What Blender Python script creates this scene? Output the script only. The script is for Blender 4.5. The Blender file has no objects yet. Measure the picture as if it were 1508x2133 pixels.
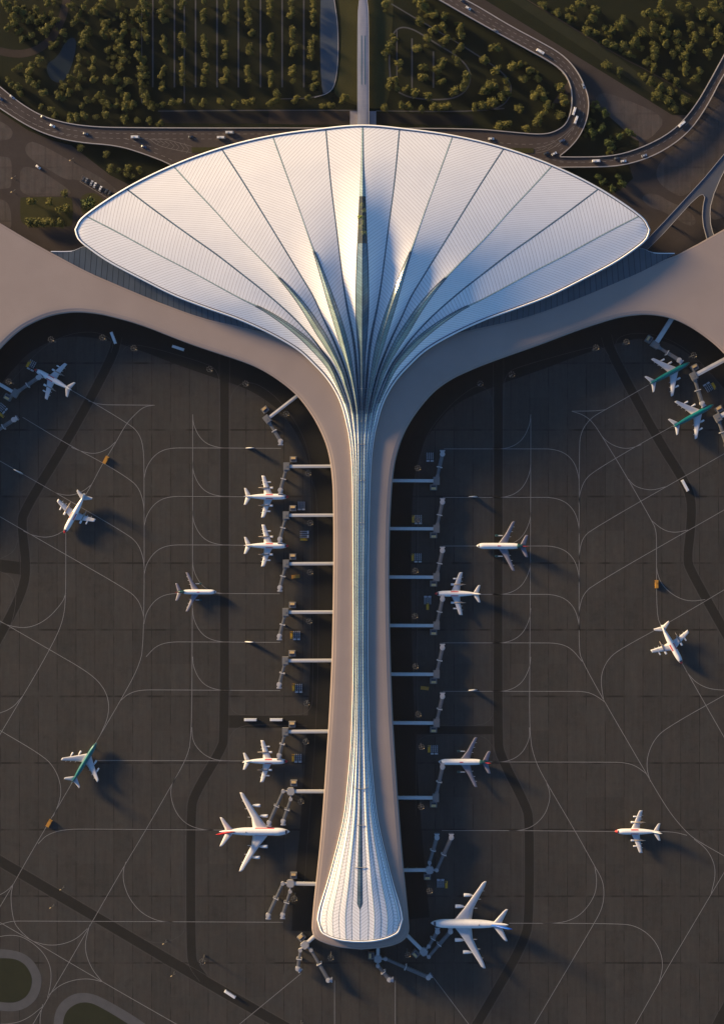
import bpy, math, random
from mathutils import Vector, Matrix
PI = math.pi; R = math.radians
rnd = random.Random(11)
S = bpy.context.scene
COL = S.collection
H = 1600.0                                   # camera height (m); one photo pixel = 0.5 m on the ground

def W2(px, py, z=0.0):
    k = 0.5 * (H - z) / H
    return ((px - 754.0) * k, (1066.5 - py) * k)
def W3(px, py, z=0.0):
    x, y = W2(px, py, z)
    return (x, y, z)

# ---------------------------------------------------------------- objects
def tag(o, label=None, cat=None, group=None, kind=None):
    if label: o['label'] = label
    if cat: o['category'] = cat
    if group: o['group'] = group
    if kind: o['kind'] = kind
    return o
def empty(name, loc=(0, 0, 0), rz=0.0):
    o = bpy.data.objects.new(name, None); COL.objects.link(o)
    o.empty_display_size = 1.0
    o.location = loc; o.rotation_euler = (0, 0, rz)
    return o
KIDS = {}
def put(name, me, parent=None):
    o = bpy.data.objects.new(name, me); COL.objects.link(o)
    if parent is not None:
        o.parent = parent; KIDS.setdefault(parent.name, []).append(o)
    return o
def copy_tree(o, parent=None):
    c = o.copy(); COL.objects.link(c)
    if parent is not None:
        c.parent = parent; KIDS.setdefault(parent.name, []).append(c)
    for ch in list(KIDS.get(o.name, [])): copy_tree(ch, c)
    return c

class MB:
    def __init__(s): s.v = []; s.f = []; s.m = []; s.a = []
    def add(s, vs, fs, m=0, a=None):
        n = len(s.v); s.v += [tuple(v) for v in vs]
        s.a += (a if a is not None else [0.0] * len(vs))
        for f in fs: s.f.append([i + n for i in f]); s.m.append(m)
    def quad(s, a, b, c, d, m=0): s.add([a, b, c, d], [(0, 1, 2, 3)], m)
    def box(s, cx, cy, cz, sx, sy, sz, rz=0.0, m=0, top=1.0):
        c, t = math.cos(rz), math.sin(rz); vs = []
        for dz, k in ((-.5, 1.0), (.5, top)):
            for dx, dy in ((-.5, -.5), (.5, -.5), (.5, .5), (-.5, .5)):
                x, y = dx * sx * k, dy * sy * k
                vs.append((cx + x * c - y * t, cy + x * t + y * c, cz + dz * sz))
        s.add(vs, [(3, 2, 1, 0), (4, 5, 6, 7), (0, 1, 5, 4), (1, 2, 6, 5), (2, 3, 7, 6), (3, 0, 4, 7)], m)
    def cyl(s, cx, cy, z0, z1, r0, r1=None, n=12, m=0, caps=True):
        r1 = r0 if r1 is None else r1; vs = []
        for z, r in ((z0, r0), (z1, r1)):
            for i in range(n):
                a = 2 * PI * i / n; vs.append((cx + r * math.cos(a), cy + r * math.sin(a), z))
        fs = [(i, (i + 1) % n, n + (i + 1) % n, n + i) for i in range(n)]
        if caps: fs += [tuple(range(n - 1, -1, -1)), tuple(range(n, 2 * n))]
        s.add(vs, fs, m)
    def tube(s, p, q, r0, r1=None, n=6, m=0):
        r1 = r0 if r1 is None else r1
        p, q = Vector(p), Vector(q); d = (q - p).normalized()
        u = d.orthogonal().normalized(); w = d.cross(u); vs = []
        for c, r in ((p, r0), (q, r1)):
            for i in range(n):
                a = 2 * PI * i / n; vs.append(c + (u * math.cos(a) + w * math.sin(a)) * r)
        s.add(vs, [(i, (i + 1) % n, n + (i + 1) % n, n + i) for i in range(n)] +
              [tuple(range(n - 1, -1, -1)), tuple(range(n, 2 * n))], m)
    def loft(s, rings, m=0, cap=True, closed=True, a=None):
        n = len(rings[0]); vs = [p for r in rings for p in r]; fs = []
        for j in range(len(rings) - 1):
            for i in range(n if closed else n - 1):
                k = (i + 1) % n
                fs.append((j * n + i, j * n + k, (j + 1) * n + k, (j + 1) * n + i))
        if cap and closed:
            fs += [tuple(range(n - 1, -1, -1)), tuple((len(rings) - 1) * n + i for i in range(n))]
        s.add(vs, fs, m, a)
    def prism(s, poly, z0, z1, m=0, mside=None):
        a = sum(poly[i][0] * poly[(i + 1) % len(poly)][1] - poly[(i + 1) % len(poly)][0] * poly[i][1] for i in range(len(poly)))
        if a < 0: poly = poly[::-1]
        n = len(poly)
        s.add([(x, y, z1) for x, y in poly], [tuple(range(n))], m)
        s.add([(x, y, z0) for x, y in poly], [tuple(range(n - 1, -1, -1))], m)
        vs = [(x, y, z0) for x, y in poly] + [(x, y, z1) for x, y in poly]
        s.add(vs, [(i, (i + 1) % n, n + (i + 1) % n, n + i) for i in range(n)], m if mside is None else mside)
    def build(s, name, mats, parent=None, smooth=False, attr=None, me_only=False):
        me = bpy.data.meshes.new(name); me.from_pydata(s.v, [], s.f)
        if not isinstance(mats, (list, tuple)): mats = [mats]
        for m in mats: me.materials.append(m)
        if len(mats) > 1: me.polygons.foreach_set('material_index', s.m)
        if smooth: me.polygons.foreach_set('use_smooth', [True] * len(s.f))
        if attr:
            at = me.attributes.new(attr, 'FLOAT', 'POINT'); at.data.foreach_set('value', s.a)
        me.update()
        return me if me_only else put(name, me, parent)

# ---------------------------------------------------------------- curves
def chaikin(p, it=2, closed=False):
    p = [tuple(map(float, q)) for q in p]
    for _ in range(it):
        q = [] if closed else [p[0]]
        n = len(p)
        for i in range(n if closed else n - 1):
            a, b = p[i], p[(i + 1) % n]
            q.append(tuple(.75 * u + .25 * v for u, v in zip(a, b)))
            q.append(tuple(.25 * u + .75 * v for u, v in zip(a, b)))
        if not closed: q.append(p[-1])
        p = q
    return p
def catmull(p, n=8):
    p = [tuple(map(float, q)) for q in p]
    e = [tuple(2 * a - b for a, b in zip(p[0], p[1]))] + p + [tuple(2 * a - b for a, b in zip(p[-1], p[-2]))]
    o = []
    for i in range(1, len(e) - 2):
        for j in range(n):
            t = j / n
            o.append(tuple(.5 * (2 * b + (c - a) * t + (2 * a - 5 * b + 4 * c - d) * t * t + (3 * b - a - 3 * c + d) * t ** 3)
                           for a, b, c, d in zip(e[i - 1], e[i], e[i + 1], e[i + 2])))
    o.append(p[-1])
    return o
def arcs(p):
    s = [0.0]
    for a, b in zip(p, p[1:]): s.append(s[-1] + math.dist(a, b))
    return s
def resample(p, n):
    s = arcs(p); o = []; j = 0
    for i in range(n + 1):
        t = s[-1] * i / n
        while j < len(p) - 2 and s[j + 1] < t: j += 1
        d = s[j + 1] - s[j]; f = 0 if d == 0 else (t - s[j]) / d
        o.append(tuple(a + (b - a) * f for a, b in zip(p[j], p[j + 1])))
    return o
def normals2(p, closed=False):
    n = len(p); o = []
    for i in range(n):
        a = p[i - 1] if (closed or i > 0) else p[i]
        b = p[(i + 1) % n] if (closed or i < n - 1) else p[i]
        dx, dy = b[0] - a[0], b[1] - a[1]; l = math.hypot(dx, dy) or 1.0
        o.append((-dy / l, dx / l))
    return o
def offset(p, d, closed=False):
    return [(a[0] + n[0] * d, a[1] + n[1] * d) for a, n in zip(p, normals2(p, closed))]
def pw(x, tab):                              # piecewise linear table
    if x <= tab[0][0]: return tab[0][1]
    for (a, u), (b, v) in zip(tab, tab[1:]):
        if x <= b: return u + (v - u) * (x - a) / (b - a)
    return tab[-1][1]
def smooth01(t):
    t = min(1, max(0, t)); return t * t * (3 - 2 * t)

def ribbon(mb, p, w, z, m=0):                # p in metres
    L, Rr = offset(p, w / 2), offset(p, -w / 2)
    n = len(p)
    mb.add([(x, y, z) for x, y in Rr] + [(x, y, z) for x, y in L], [(i, i + 1, n + i + 1, n + i) for i in range(n - 1)], m)
def pxl(p, z=0.0): return [W2(x, y, z) for x, y in p]
def wall(mb, p, w, z0, z1, m=0):             # a low wall along a polyline (metres)
    L, Rr = offset(p, w / 2), offset(p, -w / 2)
    rings = [[(l[0], l[1], z0), (l[0], l[1], z1), (r[0], r[1], z1), (r[0], r[1], z0)] for l, r in zip(L, Rr)]
    mb.loft(rings, m)
def sheet(mb, poly, z, m=0):
    a = sum(poly[i][0] * poly[(i + 1) % len(poly)][1] - poly[(i + 1) % len(poly)][0] * poly[i][1] for i in range(len(poly)))
    if a < 0: poly = poly[::-1]
    mb.add([(x, y, z) for x, y in poly], [tuple(range(len(poly)))], m)

# ---------------------------------------------------------------- materials
class NT:
    def __init__(s, name):
        s.mat = bpy.data.materials.new(name); s.mat.use_nodes = True
        s.t = s.mat.node_tree; s.b = s.t.nodes['Principled BSDF']
    def n(s, typ, **kw):
        o = s.t.nodes.new(typ)
        for k, v in kw.items():
            if k.startswith('i_'): o.inputs[k[2:].replace('_', ' ')].default_value = v
            else: setattr(o, k, v)
        return o
    def l(s, a, b): s.t.links.new(a, b)
    def math(s, op, a, b=None, clamp=False):
        o = s.t.nodes.new('ShaderNodeMath'); o.operation = op; o.use_clamp = clamp
        for i, x in enumerate((a, b)):
            if x is None: continue
            if isinstance(x, (int, float)): o.inputs[i].default_value = x
            else: s.l(x, o.inputs[i])
        return o.outputs[0]
    def mix(s, f, a, b, mode='MIX'):
        o = s.t.nodes.new('ShaderNodeMix'); o.data_type = 'RGBA'; o.blend_type = mode
        for i, x in ((0, f), (6, a), (7, b)):
            if isinstance(x, (int, float)): o.inputs[i].default_value = x
            elif isinstance(x, tuple): o.inputs[i].default_value = (*x, 1.0)[:4]
            else: s.l(x, o.inputs[i])
        return o.outputs[2]
    def obj(s): return s.n('ShaderNodeTexCoord').outputs['Object']
    def pos(s): return s.n('ShaderNodeNewGeometry').outputs['Position']
    def noise(s, vec, scale, detail=4.0, rough=.55, stretch=None):
        if stretch:
            mp = s.n('ShaderNodeMapping'); mp.inputs['Scale'].default_value = stretch
            s.l(vec, mp.inputs['Vector']); vec = mp.outputs[0]
        o = s.n('ShaderNodeTexNoise'); o.inputs['Scale'].default_value = scale
        o.inputs['Detail'].default_value = detail; o.inputs['Roughness'].default_value = rough
        s.l(vec, o.inputs['Vector']); return o.outputs['Fac']
    def ramp(s, f, lo, hi, a=0.0, b=1.0):
        o = s.n('ShaderNodeMapRange'); o.inputs['From Min'].default_value = lo; o.inputs['From Max'].default_value = hi
        o.inputs['To Min'].default_value = a; o.inputs['To Max'].default_value = b
        s.l(f, o.inputs['Value']); return o.outputs[0]
    def done(s, col=None, rough=None, metal=None, spec=None):
        for k, x in (('Base Color', col), ('Roughness', rough), ('Metallic', metal), ('Specular IOR Level', spec)):
            if x is None: continue
            i = s.b.inputs[k]
            if isinstance(x, (int, float)): i.default_value = x
            elif isinstance(x, tuple): i.default_value = (*x, 1.0)[:4]
            else: s.l(x, i)
        return s.mat

def plain(name, col, rough=.6, metal=0.0, spec=.4, var=.12, scale=.35):
    t = NT(name); f = t.noise(t.obj(), scale, 5)
    c = t.mix(t.ramp(f, .3, .7), tuple(x * (1 - var) for x in col), tuple(min(1, x * (1 + var)) for x in col))
    return t.done(c, rough, metal, spec)

def concrete(name, base, joint=.8, gx=19.65, gy=69.4, ox=11.65, oy=10.0):
    t = NT(name); p = t.pos(); xyz = t.n('ShaderNodeSeparateXYZ'); t.l(p, xyz.inputs[0])
    X, Y = t.math('ADD', xyz.outputs[0], 4000 + ox), t.math('ADD', xyz.outputs[1], 4000 + oy)
    qx, qy = t.math('DIVIDE', X, gx), t.math('DIVIDE', Y, gy)
    fx, fy = t.math('FRACT', qx), t.math('FRACT', qy)
    jx = t.math('LESS_THAN', fx, .9 / gx); jy = t.math('LESS_THAN', fy, 1.9 / gy)
    fx2 = t.math('FRACT', t.math('MULTIPLY', qx, 4.0)); jx2 = t.math('LESS_THAN', fx2, .08)
    cell = t.n('ShaderNodeCombineXYZ'); t.l(t.math('FLOOR', qx), cell.inputs[0]); t.l(t.math('FLOOR', t.math('MULTIPLY', qy, 2.0)), cell.inputs[1])
    wn = t.n('ShaderNodeTexWhiteNoise'); t.l(cell.outputs[0], wn.inputs['Vector'])
    big = t.noise(p, .012, 3); mid = t.noise(p, .13, 6, .7); streak = t.noise(p, .22, 4, .7, (1, .09, 1)); fine = t.noise(p, .55, 4, .7)
    f = t.math('ADD', t.math('MULTIPLY', t.ramp(big, .3, .7), .12), t.math('MULTIPLY', t.ramp(mid, .3, .7), .28))
    f = t.math('ADD', f, t.math('MULTIPLY', t.ramp(streak, .3, .7), .34))
    f = t.math('ADD', f, t.math('MULTIPLY', wn.outputs[0], .26))
    f = t.math('ADD', f, t.math('MULTIPLY', t.ramp(fine, .3, .7), .16))
    c = t.mix(f, tuple(x * .58 for x in base), tuple(x * 1.48 for x in base))
    hue = t.ramp(t.noise(p, .06, 5, .7), .42, .58); c = t.mix(t.math('MULTIPLY', hue, .5), c, t.mix(1.0, c, (1.16, 1.0, .93), 'MULTIPLY'))
    st = t.ramp(t.noise(p, .035, 6, .75), .56, .68); c = t.mix(t.math('MULTIPLY', st, .45), c, tuple(x * .55 for x in base))
    brk = t.ramp(t.noise(p, .05, 2), .4, .6, .15, 1.0)
    c = t.mix(t.math('MULTIPLY', t.math('MAXIMUM', t.math('MULTIPLY', jx, .95), jy), t.math('MULTIPLY', brk, joint)), c, (base[0] * .28, base[1] * .24, base[2] * .24))
    c = t.mix(t.math('MULTIPLY', t.math('MULTIPLY', jx2, brk), .16), c, tuple(x * .45 for x in base))
    return t.done(c, .85, 0, .25)

def ground_mat(name, c0, c1, s0=.03, rough=.95):
    t = NT(name); p = t.pos()
    a = t.noise(p, s0, 6, .65); b = t.noise(p, .6, 4, .7)
    f = t.math('ADD', t.math('MULTIPLY', t.ramp(a, .3, .7), .65), t.math('MULTIPLY', t.ramp(b, .3, .7), .35))
    return t.done(t.mix(f, c0, c1), rough, 0, .2)

def striped(name, base, line, step, width, rough=.4, spec=.5, metal=0.0, amt=1.0, attr='seam', var=.05):
    t = NT(name); a = t.n('ShaderNodeAttribute', attribute_name=attr)
    f = t.math('FRACT', t.math('DIVIDE', t.math('ADD', a.outputs['Fac'], 2000.0), step))
    l = t.math('MULTIPLY', t.math('LESS_THAN', f, width / step), amt)
    nz = t.noise(t.pos(), .06, 4)
    fl = t.math('FLOOR', t.math('DIVIDE', t.math('ADD', a.outputs['Fac'], 2000.0), step))
    wn = t.n('ShaderNodeTexWhiteNoise', noise_dimensions='1D'); t.l(fl, wn.inputs['W'])
    k = t.math('ADD', t.math('MULTIPLY', t.ramp(nz, .3, .7), .6), t.math('MULTIPLY', wn.outputs[0], .4))
    c = t.mix(k, tuple(x * (1 - var) for x in base), tuple(min(1, x * (1 + var)) for x in base))
    return t.done(t.mix(l, c, line), rough, metal, spec)

def objcolor(name, rough=.55, spec=.5):
    t = NT(name); o = t.n('ShaderNodeObjectInfo')
    return t.done(o.outputs['Color'], rough, 0, spec)

def leafmat(name, c0, c1):
    t = NT(name); o = t.n('ShaderNodeObjectInfo'); nz = t.noise(t.pos(), .9, 3)
    f = t.math('ADD', t.math('MULTIPLY', o.outputs['Random'], .5), t.math('MULTIPLY', t.ramp(nz, .3, .7), .5))
    return t.done(t.mix(f, c0, c1), .75, 0, .25)

M = {}
M['apron'] = concrete('apron_concrete', (.0345, .0325, .0288))
M['pad'] = concrete('pad_concrete', (0.06125, 0.05188, 0.04688), .22, 14.0, 28.0)
M['asphalt'] = ground_mat('service_asphalt', (0.01379, 0.0131, 0.01172), (0.02069, 0.01931, 0.01724), .05)
M['road'] = ground_mat('road_asphalt', (0.05198, 0.04084, 0.03713), (0.07796, 0.06163, 0.05495), .06)
M['yard'] = ground_mat('yard_asphalt', (0.039, 0.0312, 0.02795), (0.0598, 0.0481, 0.0429), .04)
M['soil'] = ground_mat('brown_soil', (0.02925, 0.0221, 0.0182), (0.052, 0.039, 0.0312), .05)
M['grass'] = ground_mat('dark_grass', (.0058, .0088, .0036), (.0150, .0180, .0070), .025)
M['lawn'] = ground_mat('lawn', (0.0264, 0.02838, 0.0099), (0.0561, 0.05148, 0.01716), .03)
M['islandgrass'] = ground_mat('island_grass', (0.01613, 0.01882, 0.01008), (0.02419, 0.02688, 0.01344), .05)
M['rim_concrete'] = plain('grey_ring_concrete', (0.06875, 0.06875, 0.0704), .85, var=.1, scale=.1)
M['slate'] = plain('slate_ramp_surface', (.070, .076, .092), .7, var=.1, scale=.05)
M['line'] = ground_mat('worn_line_paint', (0.15, 0.1425, 0.135), (0.23, 0.22, 0.21), .2, .7)
M['faint'] = ground_mat('faint_line_paint', (0.055, 0.0506, 0.04675), (0.0825, 0.077, 0.0715), .2, .8)
M['dash'] = ground_mat('lane_paint', (0.1815, 0.1595, 0.143), (0.253, 0.2255, 0.2035), .3, .7)
M['parapet'] = plain('parapet_concrete', (0.35, 0.322, 0.301), .7, var=.12)
M['pinkroof'] = plain('low_roof_membrane', (0.3075, 0.2438, 0.21), .6, spec=.3, var=.05, scale=.03)
M['pinkline'] = plain('low_roof_gutter', (0.21, 0.165, 0.1425), .6, var=.08)
M['roof'] = striped('white_roof_panels', (.86, .84, .805), (.46, .42, .38), 2.85, .42, .45, .7, amt=.85, var=.035)
M['rim'] = plain('white_rim_metal', (.84, .83, .82), .28, spec=.6, var=.03, scale=.05)
M['gutter'] = plain('blue_gutter', (.05, .065, .10), .3, spec=.6, var=.15)
M['glass'] = striped('skylight_glass', (.090, .142, .170), (.035, .042, .048), 2.6, .32, .2, .9, amt=.9, var=.35)
M['glass_green'] = striped('lens_glass', (.29, .37, .34), (.10, .11, .09), 2.6, .32, .15, .8, amt=.9, var=.25)
M['skirt'] = striped('skirt_glass', (0.0748, 0.088, 0.0968), (0.0154, 0.022, 0.0264), 6.2, .7, .16, .7, amt=.9, var=.2)
M['facade'] = striped('facade_glass', (0.056, 0.072, 0.08), (0.24, 0.24, 0.24), 3.2, .3, .12, .8, var=.3)
M['bridge_light'] = plain('light_walkway_metal', (0.4914, 0.4725, 0.4536), .5, var=.06)
M['bridge_grey'] = plain('grey_hub_metal', (0.153, 0.1485, 0.1422), .6, var=.12)
M['bridge_pale'] = plain('pale_hub_metal', (0.3042, 0.2915, 0.2873), .55, var=.08)
M['bridge_dark'] = plain('tunnel_metal', (0.1125, 0.1125, 0.1125), .5, var=.15)
M['cab'] = plain('cab_metal', (0.4025, 0.385, 0.3762), .5, var=.08)
M['ochre_light'] = plain('yellow_lit_stair_roof', (0.6118, 0.4123, 0.1729), .7, var=.15)  # yellow light on the stair tops, painted as their colour
M['yellow'] = plain('yellow_vehicle_paint', (.62, .33, .02), .5, var=.12)
M['darkglass'] = plain('dark_glass', (.02, .03, .05), .38, spec=.6, var=.2)
M['steel'] = plain('dull_steel', (.20, .20, .20), .45, metal=.3, var=.15)
M['white'] = plain('white_aircraft_paint', (0.68, 0.6715, 0.663), .3, spec=.5, var=.04)
M['lavwing'] = plain('lavender_grey_wing_paint', (.165, .16, .20), .4, spec=.4, var=.08, scale=.15)
M['wing'] = plain('pale_wing_paint', (0.496, 0.488, 0.496), .35, spec=.5, var=.07, scale=.15)
M['red'] = plain('red_paint', (0.468, 0.0162, 0.0198), .35, var=.1)
M['blue'] = plain('blue_paint', (.012, .10, .48), .35, var=.1)
M['teal'] = plain('teal_paint', (.0, .105, .115), .35, var=.12)
M['dteal'] = plain('dark_teal_paint', (.012, .055, .06), .35, var=.15)
M['rubber'] = plain('black_rubber', (.02, .02, .02), .8)
M['propeller'] = plain('propeller_metal', (.26, .22, .18), .45, var=.1)
M['carpaint'] = objcolor('vehicle_paint')
M['orange'] = plain('orange_paint', (0.4725, 0.225, 0.02812), .5, var=.15)
M['cartmetal'] = plain('cart_metal', (.62, .63, .66), .45, metal=.1, var=.1)
M['mast'] = plain('mast_steel', (0.077, 0.0735, 0.0665), .5, var=.1)
M['lampglass'] = plain('lamp_housing', (0.09408, 0.09016, 0.0784), .35, var=.1)
M['trunk'] = plain('bark', (.055, .040, .028), .9, var=.3, scale=2)
M['leaf'] = leafmat('olive_leaves', (.048, .056, .012), (.165, .142, .028))
M['leafg'] = leafmat('green_leaves', (.030, .050, .012), (.085, .100, .022))
M['leafy'] = leafmat('lime_leaves', (.20, .26, .03), (.38, .40, .06))
M['pathwall'] = plain('pale_path', (0.0684, 0.0684, 0.072), .8, var=.12)
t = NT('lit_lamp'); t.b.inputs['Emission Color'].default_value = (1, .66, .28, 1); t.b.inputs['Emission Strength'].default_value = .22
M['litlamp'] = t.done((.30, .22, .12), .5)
t = NT('pool_water'); bp = t.n('ShaderNodeBump', i_Strength=.05); t.l(t.noise(t.pos(), .5, 3), bp.inputs['Height']); t.l(bp.outputs[0], t.b.inputs['Normal'])
M['water'] = t.done((0.068, 0.08, 0.092), .12, 0, .7)
M['darkwater'] = plain('dark_water', (.013, .020, .020), .3, spec=.5, var=.2, scale=.05)
t = NT('footbridge_glass'); p = t.pos(); sx = t.n('ShaderNodeSeparateXYZ'); t.l(p, sx.inputs[0])
f1 = t.math('FRACT', t.math('DIVIDE', t.math('ADD', sx.outputs[0], 400.35), 1.4)); f2 = t.math('FRACT', t.math('DIVIDE', t.math('ADD', sx.outputs[1], 4000.0), 4.0))
ln = t.math('MAXIMUM', t.math('LESS_THAN', f1, .16), t.math('MULTIPLY', t.math('LESS_THAN', f2, .08), .6))
c = t.mix(t.ramp(t.noise(p, .08, 3, .5, (1, .3, 1)), .35, .65), (.14, .15, .195), (.26, .265, .31))
M['fbglass'] = t.done(t.mix(ln, c, (.30, .29, .31)), .25, 0, .6)
# clear skylight over the inner garden
t = NT('clear_skylight'); tr = t.n('ShaderNodeBsdfTransparent'); mx = t.n('ShaderNodeMixShader', i_Fac=.42)
t.done((.13, .14, .12), .12, 0, .9); out = t.t.nodes['Material Output']
t.l(tr.outputs[0], mx.inputs[1]); t.l(t.b.outputs[0], mx.inputs[2]); t.l(mx.outputs[0], out.inputs['Surface'])
M['clear'] = t.mat
# ================================================================ GROUND AND PAVING
def struct(name, mb, mat, **kw):
    o = mb.build(name, mat, **kw); o['kind'] = 'structure'; return o
mb = MB(); sheet(mb, [(-5000, -5000), (5000, -5000), (5000, 5000), (-5000, 5000)], 0.0); struct('ground', mb, M['grass'])
def rr(x0, y0, x1, y1): return pxl([(x0, y0), (x1, y0), (x1, y1), (x0, y1)])
mb = MB(); sheet(mb, rr(-900, 560, 2400, 2900), .03); struct('apron', mb, M['apron'])

# yards of dark asphalt on the landside, left and right of the big roof
mb = MB()
sheet(mb, pxl([(-300, 215), (-20, 215), (0, 232), (60, 272), (110, 293), (150, 303), (230, 365), (300, 400), (420, 470), (500, 560), (-300, 560)]), .03)
sheet(mb, pxl([(1150, 215), (1235, 215), (1290, 262), (1330, 292), (1330, 330), (1310, 345), (1318, 372), (1290, 396), (1240, 420), (1180, 440), (1100, 560), (1900, 560), (1900, 60), (1508, 150), (1480, 190), (1440, 240), (1400, 240), (1238, 140), (1212, 128)]), .03)
sheet(mb, pxl([(1238, 140), (1400, 240), (1350, 290), (1280, 250), (1226, 205), (1190, 145), (960, 0), (900, -60), (1000, -20), (1010, 0)]), .045)
struct('yard', mb, M['yard'])
mb = MB()
def pad(p, it=2): sheet(mb, pxl(chaikin(p, it, True)), .06)
pad([(-60, 240), (0, 250), (26, 268), (28, 282), (18, 293), (-60, 296)]); pad([(-60, 325), (16, 325), (26, 335), (26, 388), (16, 394), (-60, 394)])
pad([(52, 312), (58, 297), (75, 294), (170, 347), (215, 372), (240, 392), (250, 405), (230, 402), (160, 372), (140, 376), (100, 352), (62, 330)])
pad([(42, 372), (44, 352), (56, 346), (85, 355), (145, 394), (150, 404), (130, 409), (44, 409)])
pad([(-60, 412), (0, 412), (22, 425), (26, 470), (20, 478), (-60, 440)])
pad([(1384, 325), (1369, 346), (1365, 363), (1372, 382), (1397, 401), (1424, 413), (1466, 371), (1600, 220), (1600, 150), (1500, 215), (1440, 280)])
pad([(1334, 414), (1345, 403), (1369, 404), (1397, 422), (1420, 430), (1446, 450), (1449, 466), (1436, 472), (1410, 458), (1380, 440), (1352, 432)])
pad([(1250, 190), (1300, 205), (1390, 245), (1360, 285), (1330, 300), (1290, 262), (1235, 212)])
pad([(1486, 404), (1479, 430), (1480, 460), (1500, 455), (1600, 420), (1600, 330), (1510, 360)])
struct('concrete_pad', mb, M['pad'])

# darker service roads
def strip(p, w, name='service_road', mat='asphalt', z=.06, it=2, edges=True):
    q = pxl(chaikin(p, it)); m_ = MB(); ribbon(m_, q, w * .5, z, 0)
    if edges:
        for d in (w * .25 + .9, -w * .25 - .9): ribbon(m_, offset(q, d), .28, z + .015, 1)
    return struct(name, m_, [M[mat], M['faint']])
strip([(468, 690), (468, 1000), (468, 1535), (462, 1560), (405, 1655), (398, 1690), (398, 1985), (404, 2010), (425, 2038)], 18)
strip([(245, 700), (235, 745), (140, 920), (50, 1065), (46, 1095), (56, 1180), (50, 1225), (20, 1290), (-60, 1430)], 18)
strip([(-60, 1178), (0, 1178), (52, 1185)], 26, edges=False, z=.065)
strip([(-60, 1758), (0, 1793), (214, 1918), (420, 2040), (640, 2165)], 20, z=.065)
strip([(1038, 690), (1037, 1000), (1036, 1540), (1042, 1575), (1096, 1680), (1102, 1710), (1102, 1900), (1094, 1960), (994, 2132), (960, 2190)], 18)
strip([(1262, 700), (1270, 730), (1366, 910), (1424, 1001), (1440, 1040), (1438, 1100), (1430, 1165), (1438, 1190), (1508, 1315), (1580, 1440)], 18)
strip([(1475, 2180), (1494, 2132), (1540, 2050)], 20)
strip([(470, 1503), (600, 1503), (700, 1503)], 26, z=.068, edges=False); strip([(1032, 1521), (900, 1521), (800, 1521)], 17, z=.068, edges=False)

mb = MB()
ringL = catmull([(-60, 806), (0, 735), (40, 697), (105, 665), (165, 657), (235, 667), (300, 686), (400, 724), (500, 758), (545, 777), (585, 802), (620, 832), (650, 872), (672, 914), (685, 954), (691, 1000), (694, 1150), (691, 1370), (681, 1560), (668, 1740), (655, 1870), (652, 1940)], 6)
ringR = catmull([(851, 1915), (839, 1790), (824, 1590), (815, 1380), (812, 1170), (818, 1000), (842, 909), (866, 868), (900, 827), (935, 800), (975, 780), (1030, 758), (1120, 726), (1200, 696), (1300, 666), (1345, 662), (1390, 668), (1430, 684), (1470, 710), (1508, 744), (1570, 816)], 6)
for q in (ringL, ringR):
    n_ = len(q); g_ = [(-6, 46)] * n_
    o0 = offset(q, -8); o1 = offset(q, 44)
    mb.add([(*W2(x, y), .062) for x, y in o0] + [(*W2(x, y), .062) for x, y in o1], [(i, i + 1, n_ + i + 1, n_ + i) for i in range(n_ - 1)][::1])
struct('perimeter_road', mb, M['asphalt'])
# flared corners of the stand islands (thin painted outlines)
mb = MB()
def faint(p, it=2, w=.35): ribbon(mb, pxl(chaikin(p, it)), w, .09)
faint([(478, 1000), (478, 860), (480, 825), (495, 803), (515, 795), (545, 803), (590, 840), (635, 910), (650, 980), (652, 1100), (652, 1440), (650, 1470), (640, 1484), (618, 1490), (505, 1490), (486, 1484), (478, 1465), (478, 1000)], 3)
faint([(476, 1680), (476, 1555), (480, 1530), (497, 1514), (530, 1509), (640, 1512)], 3)
faint([(1028, 1000), (1028, 860), (1022, 822), (1005, 803), (985, 806), (940, 840), (890, 900), (872, 960), (870, 1100), (868, 1480), (876, 1504), (900, 1512), (1000, 1512), (1022, 1500), (1028, 1480), (1028, 1000)], 3)
faint([(866, 1700), (866, 1560), (872, 1540), (892, 1530), (985, 1530), (1012, 1536), (1026, 1556), (1034, 1580)], 3)
faint([(232, 735), (238, 712), (215, 695), (180, 690), (130, 700), (80, 730), (20, 800), (-20, 860)], 3)
faint([(255, 735), (262, 722), (280, 717), (330, 727), (430, 757), (452, 770), (459, 800), (459, 1000)], 3)
faint([(1048, 1000), (1048, 800), (1056, 778), (1075, 765), (1230, 722), (1254, 722), (1268, 742)], 3)
faint([(1285, 735), (1280, 715), (1290, 700), (1330, 692), (1385, 702), (1440, 735), (1500, 800), (1540, 860)], 3)
faint([(10, 1330), (25, 1300), (34, 1260), (34, 1220), (22, 1198), (0, 1190)], 3); faint([(0, 1165), (30, 1150), (38, 1125)], 3)
faint([(387, 1740), (387, 1930), (380, 1948), (352, 1962), (325, 1965), (300, 1957)], 3)
faint([(380, 1727), (381, 1800), (383, 1900)], 2, .25); faint([(1087, 1740), (1088, 1900)], 1, .25)
faint([(650, 1000), (662, 1040), (664, 1300), (660, 1500), (640, 1760), (634, 1850)], 3, .3)
struct('stand_outline', mb, M['faint'])

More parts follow.
